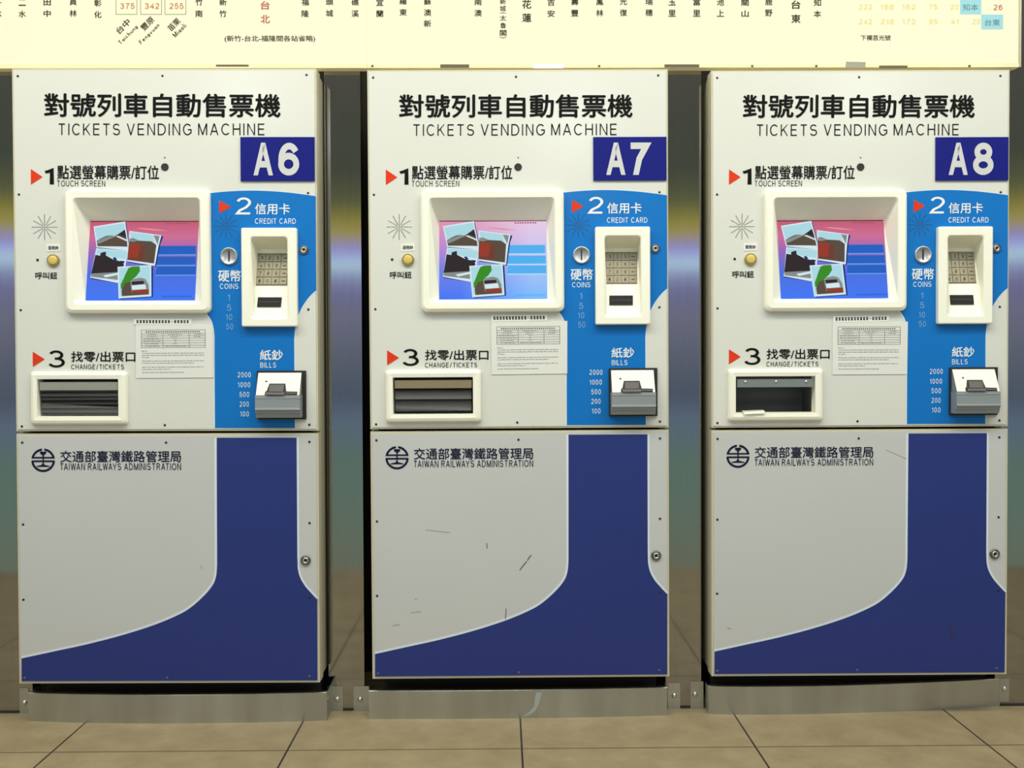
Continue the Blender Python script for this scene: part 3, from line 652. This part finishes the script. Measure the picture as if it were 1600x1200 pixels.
# coin slot, locks
bm = bmesh.new(); x, z = P(908, 396.3)
lathe(bm, x, z, [(13.6*PX, 0.0), (13.6*PX, -0.003), (12.9*PX, -0.0062), (12.2*PX, -0.0066), (11.4*PX, -0.0062), (8*PX, -0.0042), (4.5*PX, -0.0032), (1*PX, -0.0030)], 40); finish(bm)
cs = link('coin_slot', bm, M_CHROME, R, True)
bm = bmesh.new(); box(bm, x-1.1*PX, x+1.1*PX, -0.0052, -0.001, z-8.3*PX, z+8.3*PX); finish(bm); link('slot_opening', bm, M_DARK, cs)
for (px, py, r) in ((1023.5, 386.5, 7.2), (1025, 867, 8.0)):
    bm = bmesh.new(); x, z = P(px, py)
    lathe(bm, x, z, [(r*PX, 0.0), (r*PX*0.97, -0.004), (r*PX*0.72, -0.006), (r*PX*0.66, -0.003)], 28); finish(bm)
    lk = link('lock', bm, M_STEELDARK, R, True)
    bm = bmesh.new(); lathe(bm, x, z, [(r*PX*0.62, -0.003), (r*PX*0.6, -0.0065), (r*PX*0.36, -0.0068), (r*PX*0.34, -0.0050)], 24); finish(bm); cy = link('lock_cylinder', bm, M_CHROME, lk, True)
    bm = bmesh.new(); lathe(bm, x, z, [(r*PX*0.32, -0.0050), (r*PX*0.3, -0.0056)], 16); box(bm, x-r*PX*0.07, x+r*PX*0.07, -0.0064, -0.0056, z-r*PX*0.24, z+r*PX*0.24); finish(bm); link('keyhole', bm, M_HOLE, lk)

# bill acceptor
bm = bmesh.new(); x0, z0 = P(951, 648); x1, z1 = P(1026.5, 572.5); prism(bm, rrect(x0, x1, z0, z1, 0.002, 2), -0.006, 0.0); finish(bm)
ba = link('bill_acceptor', bm, mat('black surround', (0.02, 0.02, 0.02, 1), 0.5), R)
def wedge(bm, pxl, pxr, prof, mi=0):
    """solid with constant width; prof = [(py, depth)] down the front"""
    l = P(pxl, 610, -0.035)[0]; r = P(pxr, 610, -0.035)[0]; zz = [P(990, py, d)[1] for py, d in prof]
    a = [bm.verts.new((l, d, z)) for (py, d), z in zip(prof, zz)]; b = [bm.verts.new((r, d, z)) for (py, d), z in zip(prof, zz)]
    ab = [bm.verts.new((l, -0.004, z)) for z in (zz[0], zz[-1])]; bb = [bm.verts.new((r, -0.004, z)) for z in (zz[0], zz[-1])]
    for i in range(len(a)-1): bm.faces.new((a[i], a[i+1], b[i+1], b[i])).material_index = mi
    bm.faces.new(a + [ab[1], ab[0]]); bm.faces.new([bb[0], bb[1]] + b[::-1]); bm.faces.new((ab[0], bb[0], b[0], a[0])); bm.faces.new((ab[1], a[-1], b[-1], bb[1]))
def bdp(py): return -0.010 - 0.033*(py - 576)/(610.5 - 576)
bm = bmesh.new(); wedge(bm, 956, 1023, [(576, -0.010), (610.5, -0.043)]); finish(bm)
for f in bm.faces:
    if abs(f.normal.x) > 0.9: f.material_index = 1
fp = link('face_plate', bm, [M_FACE, M_GREY], ba)
bm = bmesh.new(); wedge(bm, 955, 1024, [(610.8, -0.0445), (615.8, -0.0455), (616.2, -0.0435), (616.9, -0.0455), (630, -0.0455), (632.5, -0.047), (634, -0.0465), (635, -0.043), (638, -0.042), (638.6, -0.040), (645.5, -0.034)]); finish(bm)
link('ridged_mouth', bm, M_GREY, ba)
bm = bmesh.new(); f8 = lambda py: bdp(py)
pts = [(974.5, 592.5), (999, 592.5), (1002.5, 604.5), (1020, 605), (1020, 610.6), (970, 610.6), (970, 605), (972, 604)]
def tilted(bm, pts, lift, mi=0):
    f = bm.faces.new([bm.verts.new((lambda q: (q[0], q[1]-lift, q[2]))(P3(x, y, bdp(y)))) for x, y in pts]); f.material_index = mi; f.normal_update()
    if f.normal.y > 0: f.normal_flip()
tilted(bm, pts, 0.0006)
link('note_slot', bm, M_HOLE, ba)
bm = bmesh.new(); M_SL = mat('dark grey tongue', (0.055, 0.05, 0.045, 1), 0.4)
for (xa, xb, y0, y1, t) in ((976, 998, 594.5, 605, 0.004), (972, 1001, 605.8, 609.8, 0.007), (1002.5, 1018.5, 606.8, 608.4, 0.003)): pxbox(bm, xa, xb, y0, y1, bdp, 0.0006, t)
finish(bm); link('slot_guide', bm, M_SL, ba)
bm = bmesh.new(); q = P3(969, 589.6, bdp(589.6)); disc(bm, q[0], q[2], q[1]-0.0008, 1.7*PX, 12); link('indicator', bm, M_HOLE, ba)

# change and ticket tray
bm = bmesh.new()
loft(bm, [lp(603.7, 751.5, 574.2, 656, 5, 0.0), lp(603.7, 751.5, 574.2, 656, 5, -0.007), lp(606, 749.5, 576, 653.5, 4.5, -0.0135), lp(609.5, 746, 579.5, 649.5, 3, -0.016),
          lp(615, 739, 585.5, 643.5, 0.8, -0.0145), lp(616, 738, 586.5, 642.5, 0.6, 0.020)])
finish(bm); ty = link('ticket_tray', bm, M_BEZEL, R)
bm = bmesh.new(); a = P(614, 645); b = P(740, 584); box(bm, a[0], b[0], 0.020, 0.13, a[1], b[1], skip=('front',)); finish(bm)
bmesh.ops.reverse_faces(bm, faces=bm.faces); link('tray_lining', bm, M_TRAY, ty)
bm = bmesh.new(); a = P(617.5, 603); b = P(737, 590); prism(bm, [(a[0], a[1]), (b[0], a[1]), (b[0], b[1]), (a[0], b[1])], -0.009, -0.003); finish(bm); bar = link('flap_bar', bm, M_TRAYBAR, ty)
bm = bmesh.new(); a = P(618, 641.5); b = P(736.5, 603); v = [bm.verts.new(p) for p in ((a[0], 0.002, a[1]), (b[0], 0.002, a[1]), (b[0], -0.004, b[1]), (a[0], -0.004, b[1]))]; bm.faces.new(v)
r_ = bmesh.ops.solidify(bm, geom=bm.faces[:], thickness=0.003); pane = link('flap_pane', bm, M_SMOKY, ty)

# number plate
def sign_bm():
    bm = bmesh.new(); a = P(926.5, 281); b = P(1040.5, 213.5); prism(bm, inset_rect(a[0], b[0], a[1], b[1]), -0.005, 0.0); finish(bm); return bm
sg = link('number_plate', sign_bm(), M_SIGN, R)
def number_bm(d):
    bm = bmesh.new()
    for ch, x0, x1 in (('A', 946.5, 976.5), (d, 984.5, 1017)): put_text(bm, ch, x0, x1, 222.5, 272.5, flat(0.0058), weight=0.20)
    return bm
nm = link('number_lettering', number_bm('7'), M_SIGNTXT, sg)

# ------------------------------------------------------------------ copies of the machine
def kids(o): return [c for c in o.children]
def copy_tree(o, parent=None):
    ks = kids(o); c = o.copy(); C.objects.link(c)
    if parent: c.parent = parent
    mp = {o.name: c}
    for k in ks: mp.update(copy_tree(k, c))
    return mp
ROOT = {'A7': R}; MAPS = {}
for n in ('A6', 'A8'):
    MAPS[n] = copy_tree(R); ROOT[n] = MAPS[n][R.name]
for n, d in (('A6', '6'), ('A8', '8')):
    o = MAPS[n][nm.name]; bm = number_bm(d); me = bpy.data.meshes.new('number_lettering'); bm.to_mesh(me); bm.free(); me.materials.append(M_SIGNTXT); o.data = me
# the middle machine's screen shows paler (caught mid refresh); the right machine's tray has lost its pane
pm = screen_mats(True)
screen.data = screen.data.copy()
for i, m in enumerate(pm): screen.data.materials[i] = m
o = MAPS['A8'][pane.name]; bpy.data.objects.remove(o)
bar.data = bar.data.copy(); bar.data.materials[0] = mat('brown flap bar', (0.26, 0.21, 0.12, 1), 0.4)
bar8 = MAPS['A8'][bar.name]; bar8.data = bar8.data.copy(); bar8.data.materials[0] = mat('grey metal flap bar', (0.20, 0.23, 0.23, 1), 0.4)
ty8 = MAPS['A8'][ty.name]
for px in (630, 678, 725):
    bm = bmesh.new(); x, z = P(px, 594.5); lathe(bm, x, z, [(1.9*PX, -0.009), (1.8*PX, -0.0105), (0.8*PX, -0.0115)], 12); finish(bm); link('screw', bm, M_CHROME, ty8)
bm = bmesh.new(); fill(bm, [P(*p) for p in ((709, 577.6), (714, 575.9), (728, 575.9), (732, 577), (727, 578.4), (714, 578.6))], [], -0.0132)
link('chip', bm, mat('chipped plastic', (0.16, 0.15, 0.08, 1), 0.7), ty8)
LAB = {'A6': 'white and blue ticket vending machine with number plate A6, leftmost of the row',
       'A7': 'white and blue ticket vending machine with number plate A7, middle of the row',
       'A8': 'white and blue ticket vending machine with number plate A8, rightmost of the row'}
for n, r in ROOT.items():
    p = POSE[n]
    hx = p[3]*MH/2                                     # the lean turns about mid height
    r.location = (p[0] + hx, p[4], p[1]); r.rotation_euler = (0, -p[3], p[2])
    tag(r, LAB[n], 'ticket machine', 'ticket vending machines')
# scuffs and scratches on the doors
def mark(n, door_, pts, w, m, name='scuff'):
    bm = bmesh.new()
    for (a, b) in zip(pts[:-1], pts[1:]):
        dx, dy = b[0]-a[0], b[1]-a[1]; l = math.hypot(dx, dy); ox, oy = dy/l*w/2, -dx/l*w/2
        fill(bm, [on(n, a[0]+ox, a[1]+oy), on(n, b[0]+ox, b[1]+oy), on(n, b[0]-ox, b[1]-oy), on(n, a[0]-ox, a[1]-oy)], [], -0.0006)
    d = door_ if n == 'A7' else MAPS[n][door_.name]
    return link(name, bm, m, d)
mark('A7', LD, [(812, 889), (818, 881), (823, 875)], 1.5, M_SCUFF); mark('A7', LD, [(824, 873.5), (827.5, 868), (830, 865)], 1.5, M_SCUFF)
mark('A7', LD, [(760.5, 846), (761.5, 854.5)], 1.3, M_SCUFF); mark('A7', LD, [(791, 949), (790, 966)], 1.1, M_SCUFF)
mark('A7', LD, [(665, 824.5), (703, 829)], 1.0, M_SCUFF2); mark('A7', LD, [(614, 975), (625, 973)], 1.4, M_SCUFF2)
mark('A7', LD, [(642, 955), (658, 953)], 1.2, M_SCUFF2); mark('A7', LD, [(648, 933), (652, 933.5)], 1.6, M_SCUFF2)
mark('A8', LD, [(1384, 700), (1398, 706), (1417, 714.5)], 0.9, M_SCUFF2); mark('A8', LD, [(1136, 978), (1142, 979)], 1.6, M_SCUFF2)
mark('A8', LD, [(1483, 976), (1487, 985), (1490, 998)], 6, M_SMUDGE, 'smudge'); mark('A6', LD, [(331, 945), (333, 956)], 4, M_SMUDGE, 'smudge')
mark('A6', LD, [(313, 882), (316, 888)], 1.2, M_SCUFF2)

# ------------------------------------------------------------------ papers taped to the machines, the forgotten ticket
def paper(name, n, quad, m, thick=0.0006, lift=0.0):
    """sheet lying on machine n; quad = measured corner pixels tl,tr,br,bl. Returns object and a map from sheet (u,v) to its local frame"""
    L4 = [on(n, *q) for q in quad]; cx = sum(q[0] for q in L4)/4; cz = min(q[1] for q in L4)
    bm = bmesh.new(); prism(bm, [(x-cx, z-cz) for x, z in L4], -thick, -0.0001); finish(bm)
    o = link(name, bm, m); M = ROOT[n].matrix_basis
    o.matrix_world = M @ Matrix.Translation((cx, -0.0012-lift, cz))
    def uv(u, v):
        x = (L4[0][0]*(1-u)+L4[1][0]*u)*(1-v) + (L4[3][0]*(1-u)+L4[2][0]*u)*v; z = (L4[0][1]*(1-u)+L4[1][1]*u)*(1-v) + (L4[3][1]*(1-u)+L4[2][1]*u)*v
        return (x-cx, -thick-0.0004, z-cz)
    return o, uv
def quad_uv(bm, uv, u0, u1, v0, v1, mi=0):
    f = bm.faces.new([bm.verts.new(uv(*q)) for q in ((u0, v1), (u1, v1), (u1, v0), (u0, v0))]); f.material_index = mi; f.normal_update()
    if f.normal.y > 0: f.normal_flip()
bpy.context.view_layer.update()
NOT = {'A6': ([(212, 504.2), (332.5, 503.6), (333.5, 587), (212.5, 587.5)], [(209.5, 495), (299.5, 495.3), (299.5, 503.8), (209.5, 503.8)]),
       'A7': ([(767, 499.5), (886, 498.8), (886, 581), (768, 582)], [(766.5, 489.5), (854.8, 488.8), (855, 498.4), (767.2, 499.2)]),
       'A8': ([(1300, 499.6), (1418, 500), (1417, 582), (1300, 582)], [(1301, 491), (1388.8, 490.2), (1388.5, 499.5), (1301, 500.5)])}
for n in ('A6', 'A7', 'A8'):
    q, s = NOT[n]
    o, uv = paper('paper_notice', n, q, M_PAPER)
    tag(o, 'white printed notice with a small table taped under the screen of ticket machine %s' % n, 'notice', 'notices under the screens')
    bm = bmesh.new(); ru = random.Random(7); tx, ty_ = 0.0075, 0.009
    for v in (0.095, 0.165, 0.205, 0.25, 0.295, 0.34, 0.385, 0.425): quad_uv(bm, uv, 0.07, 0.905, v, v+ty_)
    for u, v0 in ((0.07, 0.095), (0.35, 0.165), (0.69, 0.165), (0.897, 0.095)): quad_uv(bm, uv, u, u+tx, v0, 0.434)
    for k in range(26): quad_uv(bm, uv, 0.13+k*0.0275, 0.13+k*0.0275+0.016, 0.122, 0.148, 1)
    def dashes(u0, u1, v, h=0.013):
        u = u0
        while u < u1:
            w = ru.uniform(0.012, 0.05); quad_uv(bm, uv, u, min(u+w, u1), v, v+h); u += w + ru.uniform(0.006, 0.012)
    for (a, b, v) in ((0.16, 0.27, 0.18), (0.14, 0.28, 0.222), (0.10, 0.33, 0.265), (0.10, 0.33, 0.31), (0.12, 0.30, 0.355), (0.12, 0.31, 0.40), (0.42, 0.60, 0.18), (0.45, 0.56, 0.222), (0.49, 0.53, 0.265),
                      (0.5, 0.53, 0.31), (0.49, 0.53, 0.355), (0.38, 0.66, 0.40), (0.76, 0.86, 0.18), (0.75, 0.85, 0.222)): dashes(a, b, v, 0.011)
    link('notice_table', bm, [M_GREYINK, M_SCUFF], o); bm = bmesh.new()
    for (a, b, v) in ((0.075, 0.15, 0.49), (0.08, 0.88, 0.53), (0.08, 0.88, 0.57), (0.08, 0.18, 0.61), (0.08, 0.88, 0.675), (0.08, 0.75, 0.715), (0.08, 0.88, 0.79), (0.08, 0.45, 0.83), (0.08, 0.62, 0.89)): dashes(a, b, v)
    link('notice_print', bm, M_GREYINK, o)
    o, uv = paper('label_strip', n, s, M_PAPER2, lift=0.0004)
    tag(o, 'narrow white label strip of black print taped above the notice on machine %s' % n, 'label', 'label strips above the notices')
    bm = bmesh.new()
    for k in range(17):
        u = 0.045 + k*0.0545
        if k == 11: quad_uv(bm, uv, u, u+0.03, 0.46, 0.56); continue
        for (du, dv, w, h) in ((0, 0.22, 0.034, 0.13), (0, 0.6, 0.034, 0.13), (0.002 + 0.004*(k % 3), 0.22, 0.009, 0.52), (0.022, 0.3, 0.009, 0.45), (0, 0.42, 0.03, 0.10)):
            quad_uv(bm, uv, u+du, u+du+w, dv, dv+h)
    link('strip_print', bm, M_BLACK, o)
# ticket left in the right machine's tray
bm = bmesh.new(); A = [on('A8', *q, -0.02) for q in ((1160.5, 636.2), (1194.5, 634.6), (1195.5, 640.4), (1163, 641.4))]
cx = sum(q[0] for q in A)/4; zb = on('A8', 1178, 641.0, -0.012)[1]
w = (A[1][0]-A[0][0])/2
sl = [(-w, -0.0225, 0.0), (w*0.97, -0.0215, 0.0022), (w, 0.006, 0.0045), (-w*0.98, 0.006, 0.0025)]
va = [bm.verts.new(p) for p in sl]; vb = [bm.verts.new((p[0]*0.97, p[1]-0.0012, p[2]-0.0030 + 0.0002)) for p in sl[:2]]; bm.faces.new(va)
bmesh.ops.solidify(bm, geom=bm.faces[:], thickness=0.0006)
vc = [bm.verts.new(p) for p in ((-w, -0.0225, 0.0002), (w*0.97, -0.0215, 0.0032), (w*0.96, -0.0245, -0.0040), (-w*0.90, -0.0250, -0.0068))]; bm.faces.new(vc)
o = link('ticket', bm, mat('ticket card', (0.86, 0.84, 0.72, 1), 0.6)); o.matrix_world = ROOT['A8'].matrix_basis @ Matrix.Translation((cx, 0.004, zb + 0.003))
tag(o, 'small white ticket slip left lying in the tray opening of machine A8', 'ticket')

# ------------------------------------------------------------------ kick plates
def vec2(p): return Vector((p.x, p.y))
KP = {'A6': ([(45, 1126.7), (258, 1130.5), (511, 1126)], ((31, 44.5, 1075, 1115), (38, 1098.5)), ((511.5, 535.5, 1072, 1113), (526.8, 1093))),
      'A7': ([(576.5, 1123.5), (810, 1122.5), (1042.5, 1118)], ((552.7, 576.5, 1072, 1113), (562.6, 1093.5)), ((1043.5, 1062.5, 1067, 1108), (1053.6, 1087.5))),
      'A8': ([(1106.7, 1115.8), (1306, 1115), (1561.7, 1103.5)], ((1078.8, 1099, 1064.5, 1107), (1086.2, 1085.3)), ((1562, 1576.5, 1060, 1096), (1570, 1077)))}
KL = {'A6': 'bowed stainless kick plate on the floor under ticket machine A6', 'A7': 'stainless kick plate with a painted pale reflection on the floor under ticket machine A7', 'A8': 'stainless kick plate on the floor under ticket machine A8, bent back at its right end'}
for n, (pts, tl, tr) in KP.items():
    g = [on_floor(*p) for p in pts]; base = (g[0]+g[2])/2; base.z = 0
    root = empty('kick_plate', base); tag(root, KL[n], 'kick plate', 'kick plates along the floor')
    N_ = 24; ln = []
    for i in range(N_+1):
        t = i/N_; a = (1-t)*(1-2*t); b = 4*t*(1-t); c = t*(2*t-1)
        ln.append(g[0]*a + g[1]*b + g[2]*c - base)
    h = 0.081
    bm = bmesh.new(); rows_ = []
    for q in ln: rows_.append([bm.verts.new(p) for p in ((q.x, q.y, 0.0), (q.x, q.y, h-0.001), (q.x, q.y+0.001, h), (q.x, q.y+0.018, h), (q.x, q.y+0.018, h-0.002), (q.x, q.y+0.0025, h-0.002), (q.x, q.y+0.0025, 0.0))])
    for a, b in zip(rows_[:-1], rows_[1:]):
        for k in range(7): bm.faces.new((a[k], b[k], b[(k+1) % 7], a[(k+1) % 7]))
    bm.faces.new(rows_[0]); bm.faces.new(rows_[-1][::-1])
    e0, e1 = ln[0], ln[-1]                             # side returns running back to the wall
    for e, s in ((e0, 1), (e1, -1)): box(bm, min(e.x, e.x+s*0.002), max(e.x, e.x+s*0.002), e.y+0.003, 0.102-base.y, 0, h-0.002)
    finish(bm); pl = link('plate', bm, M_KICK, root)
    for (r4, bp_) in (tl, tr):
        a = at(r4[0], r4[3], 0.1025); b = at(r4[1], r4[2], 0.1025)
        bm = bmesh.new(); box(bm, a.x-base.x, b.x-base.x, 0.1020-base.y, 0.1044-base.y, a.z, b.z); finish(bm); tb = link('mounting_tab', bm, M_KICK, root)
        q = at(bp_[0], bp_[1], 0.1); bm = bmesh.new(); lathe(bm, q.x-base.x, q.z, [(0.0078, 0.1020-base.y), (0.0078, 0.1005-base.y), (0.0062, 0.0975-base.y), (0.003, 0.096-base.y)], 16); finish(bm)
        link('bolt', bm, M_CHROME, tb, True)
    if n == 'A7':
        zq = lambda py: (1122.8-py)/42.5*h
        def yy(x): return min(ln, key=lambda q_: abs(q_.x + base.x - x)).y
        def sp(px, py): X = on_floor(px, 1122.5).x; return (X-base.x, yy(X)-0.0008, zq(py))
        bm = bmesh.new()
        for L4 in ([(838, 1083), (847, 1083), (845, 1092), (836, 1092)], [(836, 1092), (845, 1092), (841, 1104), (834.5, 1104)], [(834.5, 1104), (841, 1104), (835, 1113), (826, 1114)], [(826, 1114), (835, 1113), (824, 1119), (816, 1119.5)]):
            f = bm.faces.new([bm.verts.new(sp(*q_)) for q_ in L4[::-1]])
        link('painted_reflection', bm, mat('pale painted reflection', (0.36, 0.41, 0.39, 1), 0.6), pl)  # pale streak painted on to stand for a lamp's reflection in the plate

# ------------------------------------------------------------------ backlit fare boards above the machines
YB = 0.070
def BP(px, py): 
    v = at(px, py, YB); return (v.x, v.z)
zb = at(800, 106.3, YB).z; xs = at(573.6, 60, YB).x; xr = at(1591.5, 60, YB).x
def board(x0, x1, label):
    root = empty('fare_board', ((x0+x1)/2, YB, zb)); tag(root, label, 'sign board', 'backlit fare boards')
    cx = (x0+x1)/2; LZ = at(800, 99.5, YB).z
    bm = bmesh.new(); box(bm, x0-cx, x1-cx, 0.0, 0.033, LZ-zb, 0.62); finish(bm); link('lit_panel', bm, M_LIT, root)
    bm = bmesh.new(); box(bm, x0-cx, x1-cx, -0.003, 0.033, 0.0, LZ-zb-0.0006); finish(bm); lg = link('bottom_ledge', bm, M_LEDGE, root)
    return root, cx, lg
BL, cxl, lgl = board(-2.3, xs-0.0007, 'cream backlit fare board with station names, left of the seam above machine A6')
BR, cxr, lgr = board(xs+0.0007, xr, 'cream backlit fare board with station names and yellow fare table, right of the seam')
bm = bmesh.new(); box(bm, xr-cxr, xr-cxr+0.006, -0.004, 0.033, 0.0, 0.62); finish(bm); link('end_frame', bm, mat('aluminium edge', (0.5, 0.45, 0.32, 1), 0.4, 0.6), BR)
def bmap(cx, lift=0.0012): return lambda px, py: (lambda q: (q[0]-cx, -lift, q[1]-zb))(BP(px, py))
def bprint(name, root, cx, items, m, lift=0.0012):
    bm = bmesh.new()
    for it in items: put_text(bm, *it[:5], bmap(cx, lift), **(it[5] if len(it) > 5 else {}))
    return link(name, bm, m, root)
def column(root, cx, txt, x, ylast, size, step, m, sq=0.94):
    it = []
    for k, ch in enumerate(reversed(txt)):
        y = ylast - k*step; hh = size*sq
        if y + hh/2 < -60: break
        w_ = size; h_ = hh
        it.append((ch, x-w_/2, x+w_/2, y-h_/2, y+h_/2, dict(bold=0.022)))
    bprint('station_name', root, cx, it, m)
for txt, x, y in (('斗六', -3, 21), ('二水', 35, 22), ('田中', 74, 21.5), ('員林', 114.5, 21), ('彰化', 153, 23), ('竹南', 311, 21.5), ('新竹', 348.5, 21.5), ('福隆', 477, 21.5), ('頭城', 515, 21), ('礁溪', 555, 21.5)):
    column(BL, cxl, txt, x, y, 11.5, 18, M_BINK)
column(BL, cxl, '台北', 414.5, 30, 14.5, 21.5, M_BRED)
for txt, x, y in (('宜蘭', 593.5, 21.5), ('羅東', 630, 19.5), ('蘇澳新', 668, 37), ('南澳', 747, 20.5), ('吉安', 861, 21.5), ('壽豐', 898, 20.5), ('鳳林', 937, 20.5), ('光復', 974, 20), ('瑞穗', 1014, 20), ('玉里', 1050, 21), ('富里', 1088.5, 21),
                  ('池上', 1125.5, 21), ('關山', 1164, 21.5), ('鹿野', 1201, 20.5), ('知本', 1277, 22)):
    column(BR, cxr, txt, x, y, 11.5, 17.2 if len(txt) > 2 else 17.5, M_BINK)
column(BR, cxr, '花蓮', 823, 28, 14.5, 21, M_BINK); column(BR, cxr, '台東', 1243.5, 29.5, 14.5, 22, M_BINK)
it = [('新', 781, 790.5, -2, 7, dict(bold=0.018)), ('城', 781, 790.5, 9, 18, dict(bold=0.018)), ('太', 781, 791, 24, 33, dict(bold=0.018)), ('魯', 781.5, 791, 35.5, 44.5, dict(bold=0.018)), ('閣', 781, 791.5, 47, 56.5, dict(bold=0.018)), ('(', 784.6, 787.2, 15.5, 26, dict(rot=-PI/2)), (')', 784.6, 787.2, 53, 64, dict(rot=-PI/2))]
bprint('station_name', BR, cxr, it, M_BINK)
bprint('note_lettering', BL, cxl, [('(新竹-台北-福隆間各站省略)', 351, 492.5, 55.5, 66.5, dict(bold=0.016))], M_BINK)
bprint('note_lettering', BR, cxr, [('下欄莒光號', 1344.5, 1391.5, 55, 63.5, dict(bold=0.016))], M_BINK)
for (x0, x1, num, n0) in ((181, 214.5, '375', 188), (219.5, 253, '342', 226.5), (257.5, 291, '255', 264.5)):
    bm = bmesh.new(); mp = bmap(cxl, 0.001); y1, y0 = 23, -40
    for (a, b, c_, d_) in ((x0, x0+0.9, y0, y1), (x1-0.9, x1, y0, y1), (x0+0.6, x1-0.6, y1-0.9, y1)):
        f = bm.faces.new([bm.verts.new(mp(*q)) for q in ((a, d_), (b, d_), (b, c_), (a, c_))])
    link('fare_box', bm, M_BLINE, BL)
    bprint('fare_number', BL, cxl, [(num, n0, n0+22.5, 5, 14.2, dict(weight=0.17))], M_BORANGE)
for (zh, en, c1, c2, l1, l2) in (('台中', 'Taichung', (192.5, 41.5), (200.5, 54.5), 26, 38), ('豐原', 'Fengyuan', (230.5, 37), (233.5, 53), 24, 41), ('苗栗', 'Miaoli', (272, 38.5), (280.5, 47.5), 22, 25)):
    bprint('angled_station_name', BL, cxl, [(zh, c1[0]-l1/2, c1[0]+l1/2, c1[1]-5.5, c1[1]+5.5, dict(rot=PI/4, bold=0.018)), (en, c2[0]-l2/2, c2[0]+l2/2, c2[1]-3.8, c2[1]+3.8, dict(rot=PI/4, spacing=0.9, weight=0.17))], M_BINK)
fy = [(t, x-w_/2, x+w_/2, y-4, y+4, dict(weight=0.15)) for (t, x, y, w_) in (('222', 1352, 11, 21), ('196', 1386, 11, 21), ('152', 1420, 11, 21), ('75', 1458, 11, 13), ('20', 1491, 11, 13), ('242', 1352, 34, 21), ('216', 1386, 34, 21), ('172', 1420, 34, 21), ('95', 1458, 34, 13), ('41', 1491, 34, 13), ('20', 1525, 34, 13),
      ('202', 1352, -12, 21), ('176', 1386, -12, 21), ('132', 1420, -12, 21), ('55', 1458, -12, 13))]
for q_ in fy[:11]: bprint('fare_number', BR, cxr, [q_], M_BYEL)
bprint('fare_number', BR, cxr, [('26', 1552, 1566, 7.5, 16, dict(weight=0.15))], M_BRED)
for (x0, x1, y0, y1, t, tx0, tx1) in ((1500, 1533, -1, 22.5, '知本', 1504, 1528), (1533, 1567, 23, 46, '台東', 1538.5, 1562)):
    bm = bmesh.new(); mp = bmap(cxr, 0.001); bm.faces.new([bm.verts.new(mp(*q)) for q in ((x0, y1), (x1, y1), (x1, y0), (x0, y0))]); link('station_tag', bm, M_BCYAN, BR)
    ym = (y0+y1)/2+0.8; bprint('station_tag_lettering', BR, cxr, [(t, tx0, tx1, ym-5, ym+5)], mat('slate print', (0.10, 0.19, 0.20, 1), 0.6), 0.0018)
def clip(root, cx, px0, px1, py0, py1, m, name='clip', sk=0):
    bm = bmesh.new(); mp = bmap(cx, 0.0); f = [mp(*q) for q in ((px0, py1), (px1, py1+sk), (px1+sk*1.2, py0+sk), (px0+sk*1.2, py0))]
    prism(bm, [(q[0], q[2]) for q in f], -0.0045, -0.0028); finish(bm); link(name, bm, m, root)
M_CLIP = mat('bronze clip', (0.13, 0.105, 0.06, 1), 0.4, 0.4)
clip(BL, cxl, 338, 389, 101.6, 104.2, M_CLIP); clip(BR, cxr, 688, 733, 101.2, 106.2, M_CLIP); clip(BR, cxr, 1038, 1092, 101.2, 105.5, M_CLIP); clip(BR, cxr, 1373, 1417, 103, 107.2, M_CLIP)
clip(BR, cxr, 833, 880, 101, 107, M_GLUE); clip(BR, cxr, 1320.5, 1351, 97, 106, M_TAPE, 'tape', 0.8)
for px in (582, 936, 1175, 1275, 1514):
    bm = bmesh.new(); q = bmap(cxr, 0)(px, 103.5); lathe(bm, q[0], q[2], [(0.0038, -0.003), (0.0034, -0.0042), (0.0015, -0.0046)], 10); finish(bm); link('ledge_screw', bm, M_CLIP, BR)
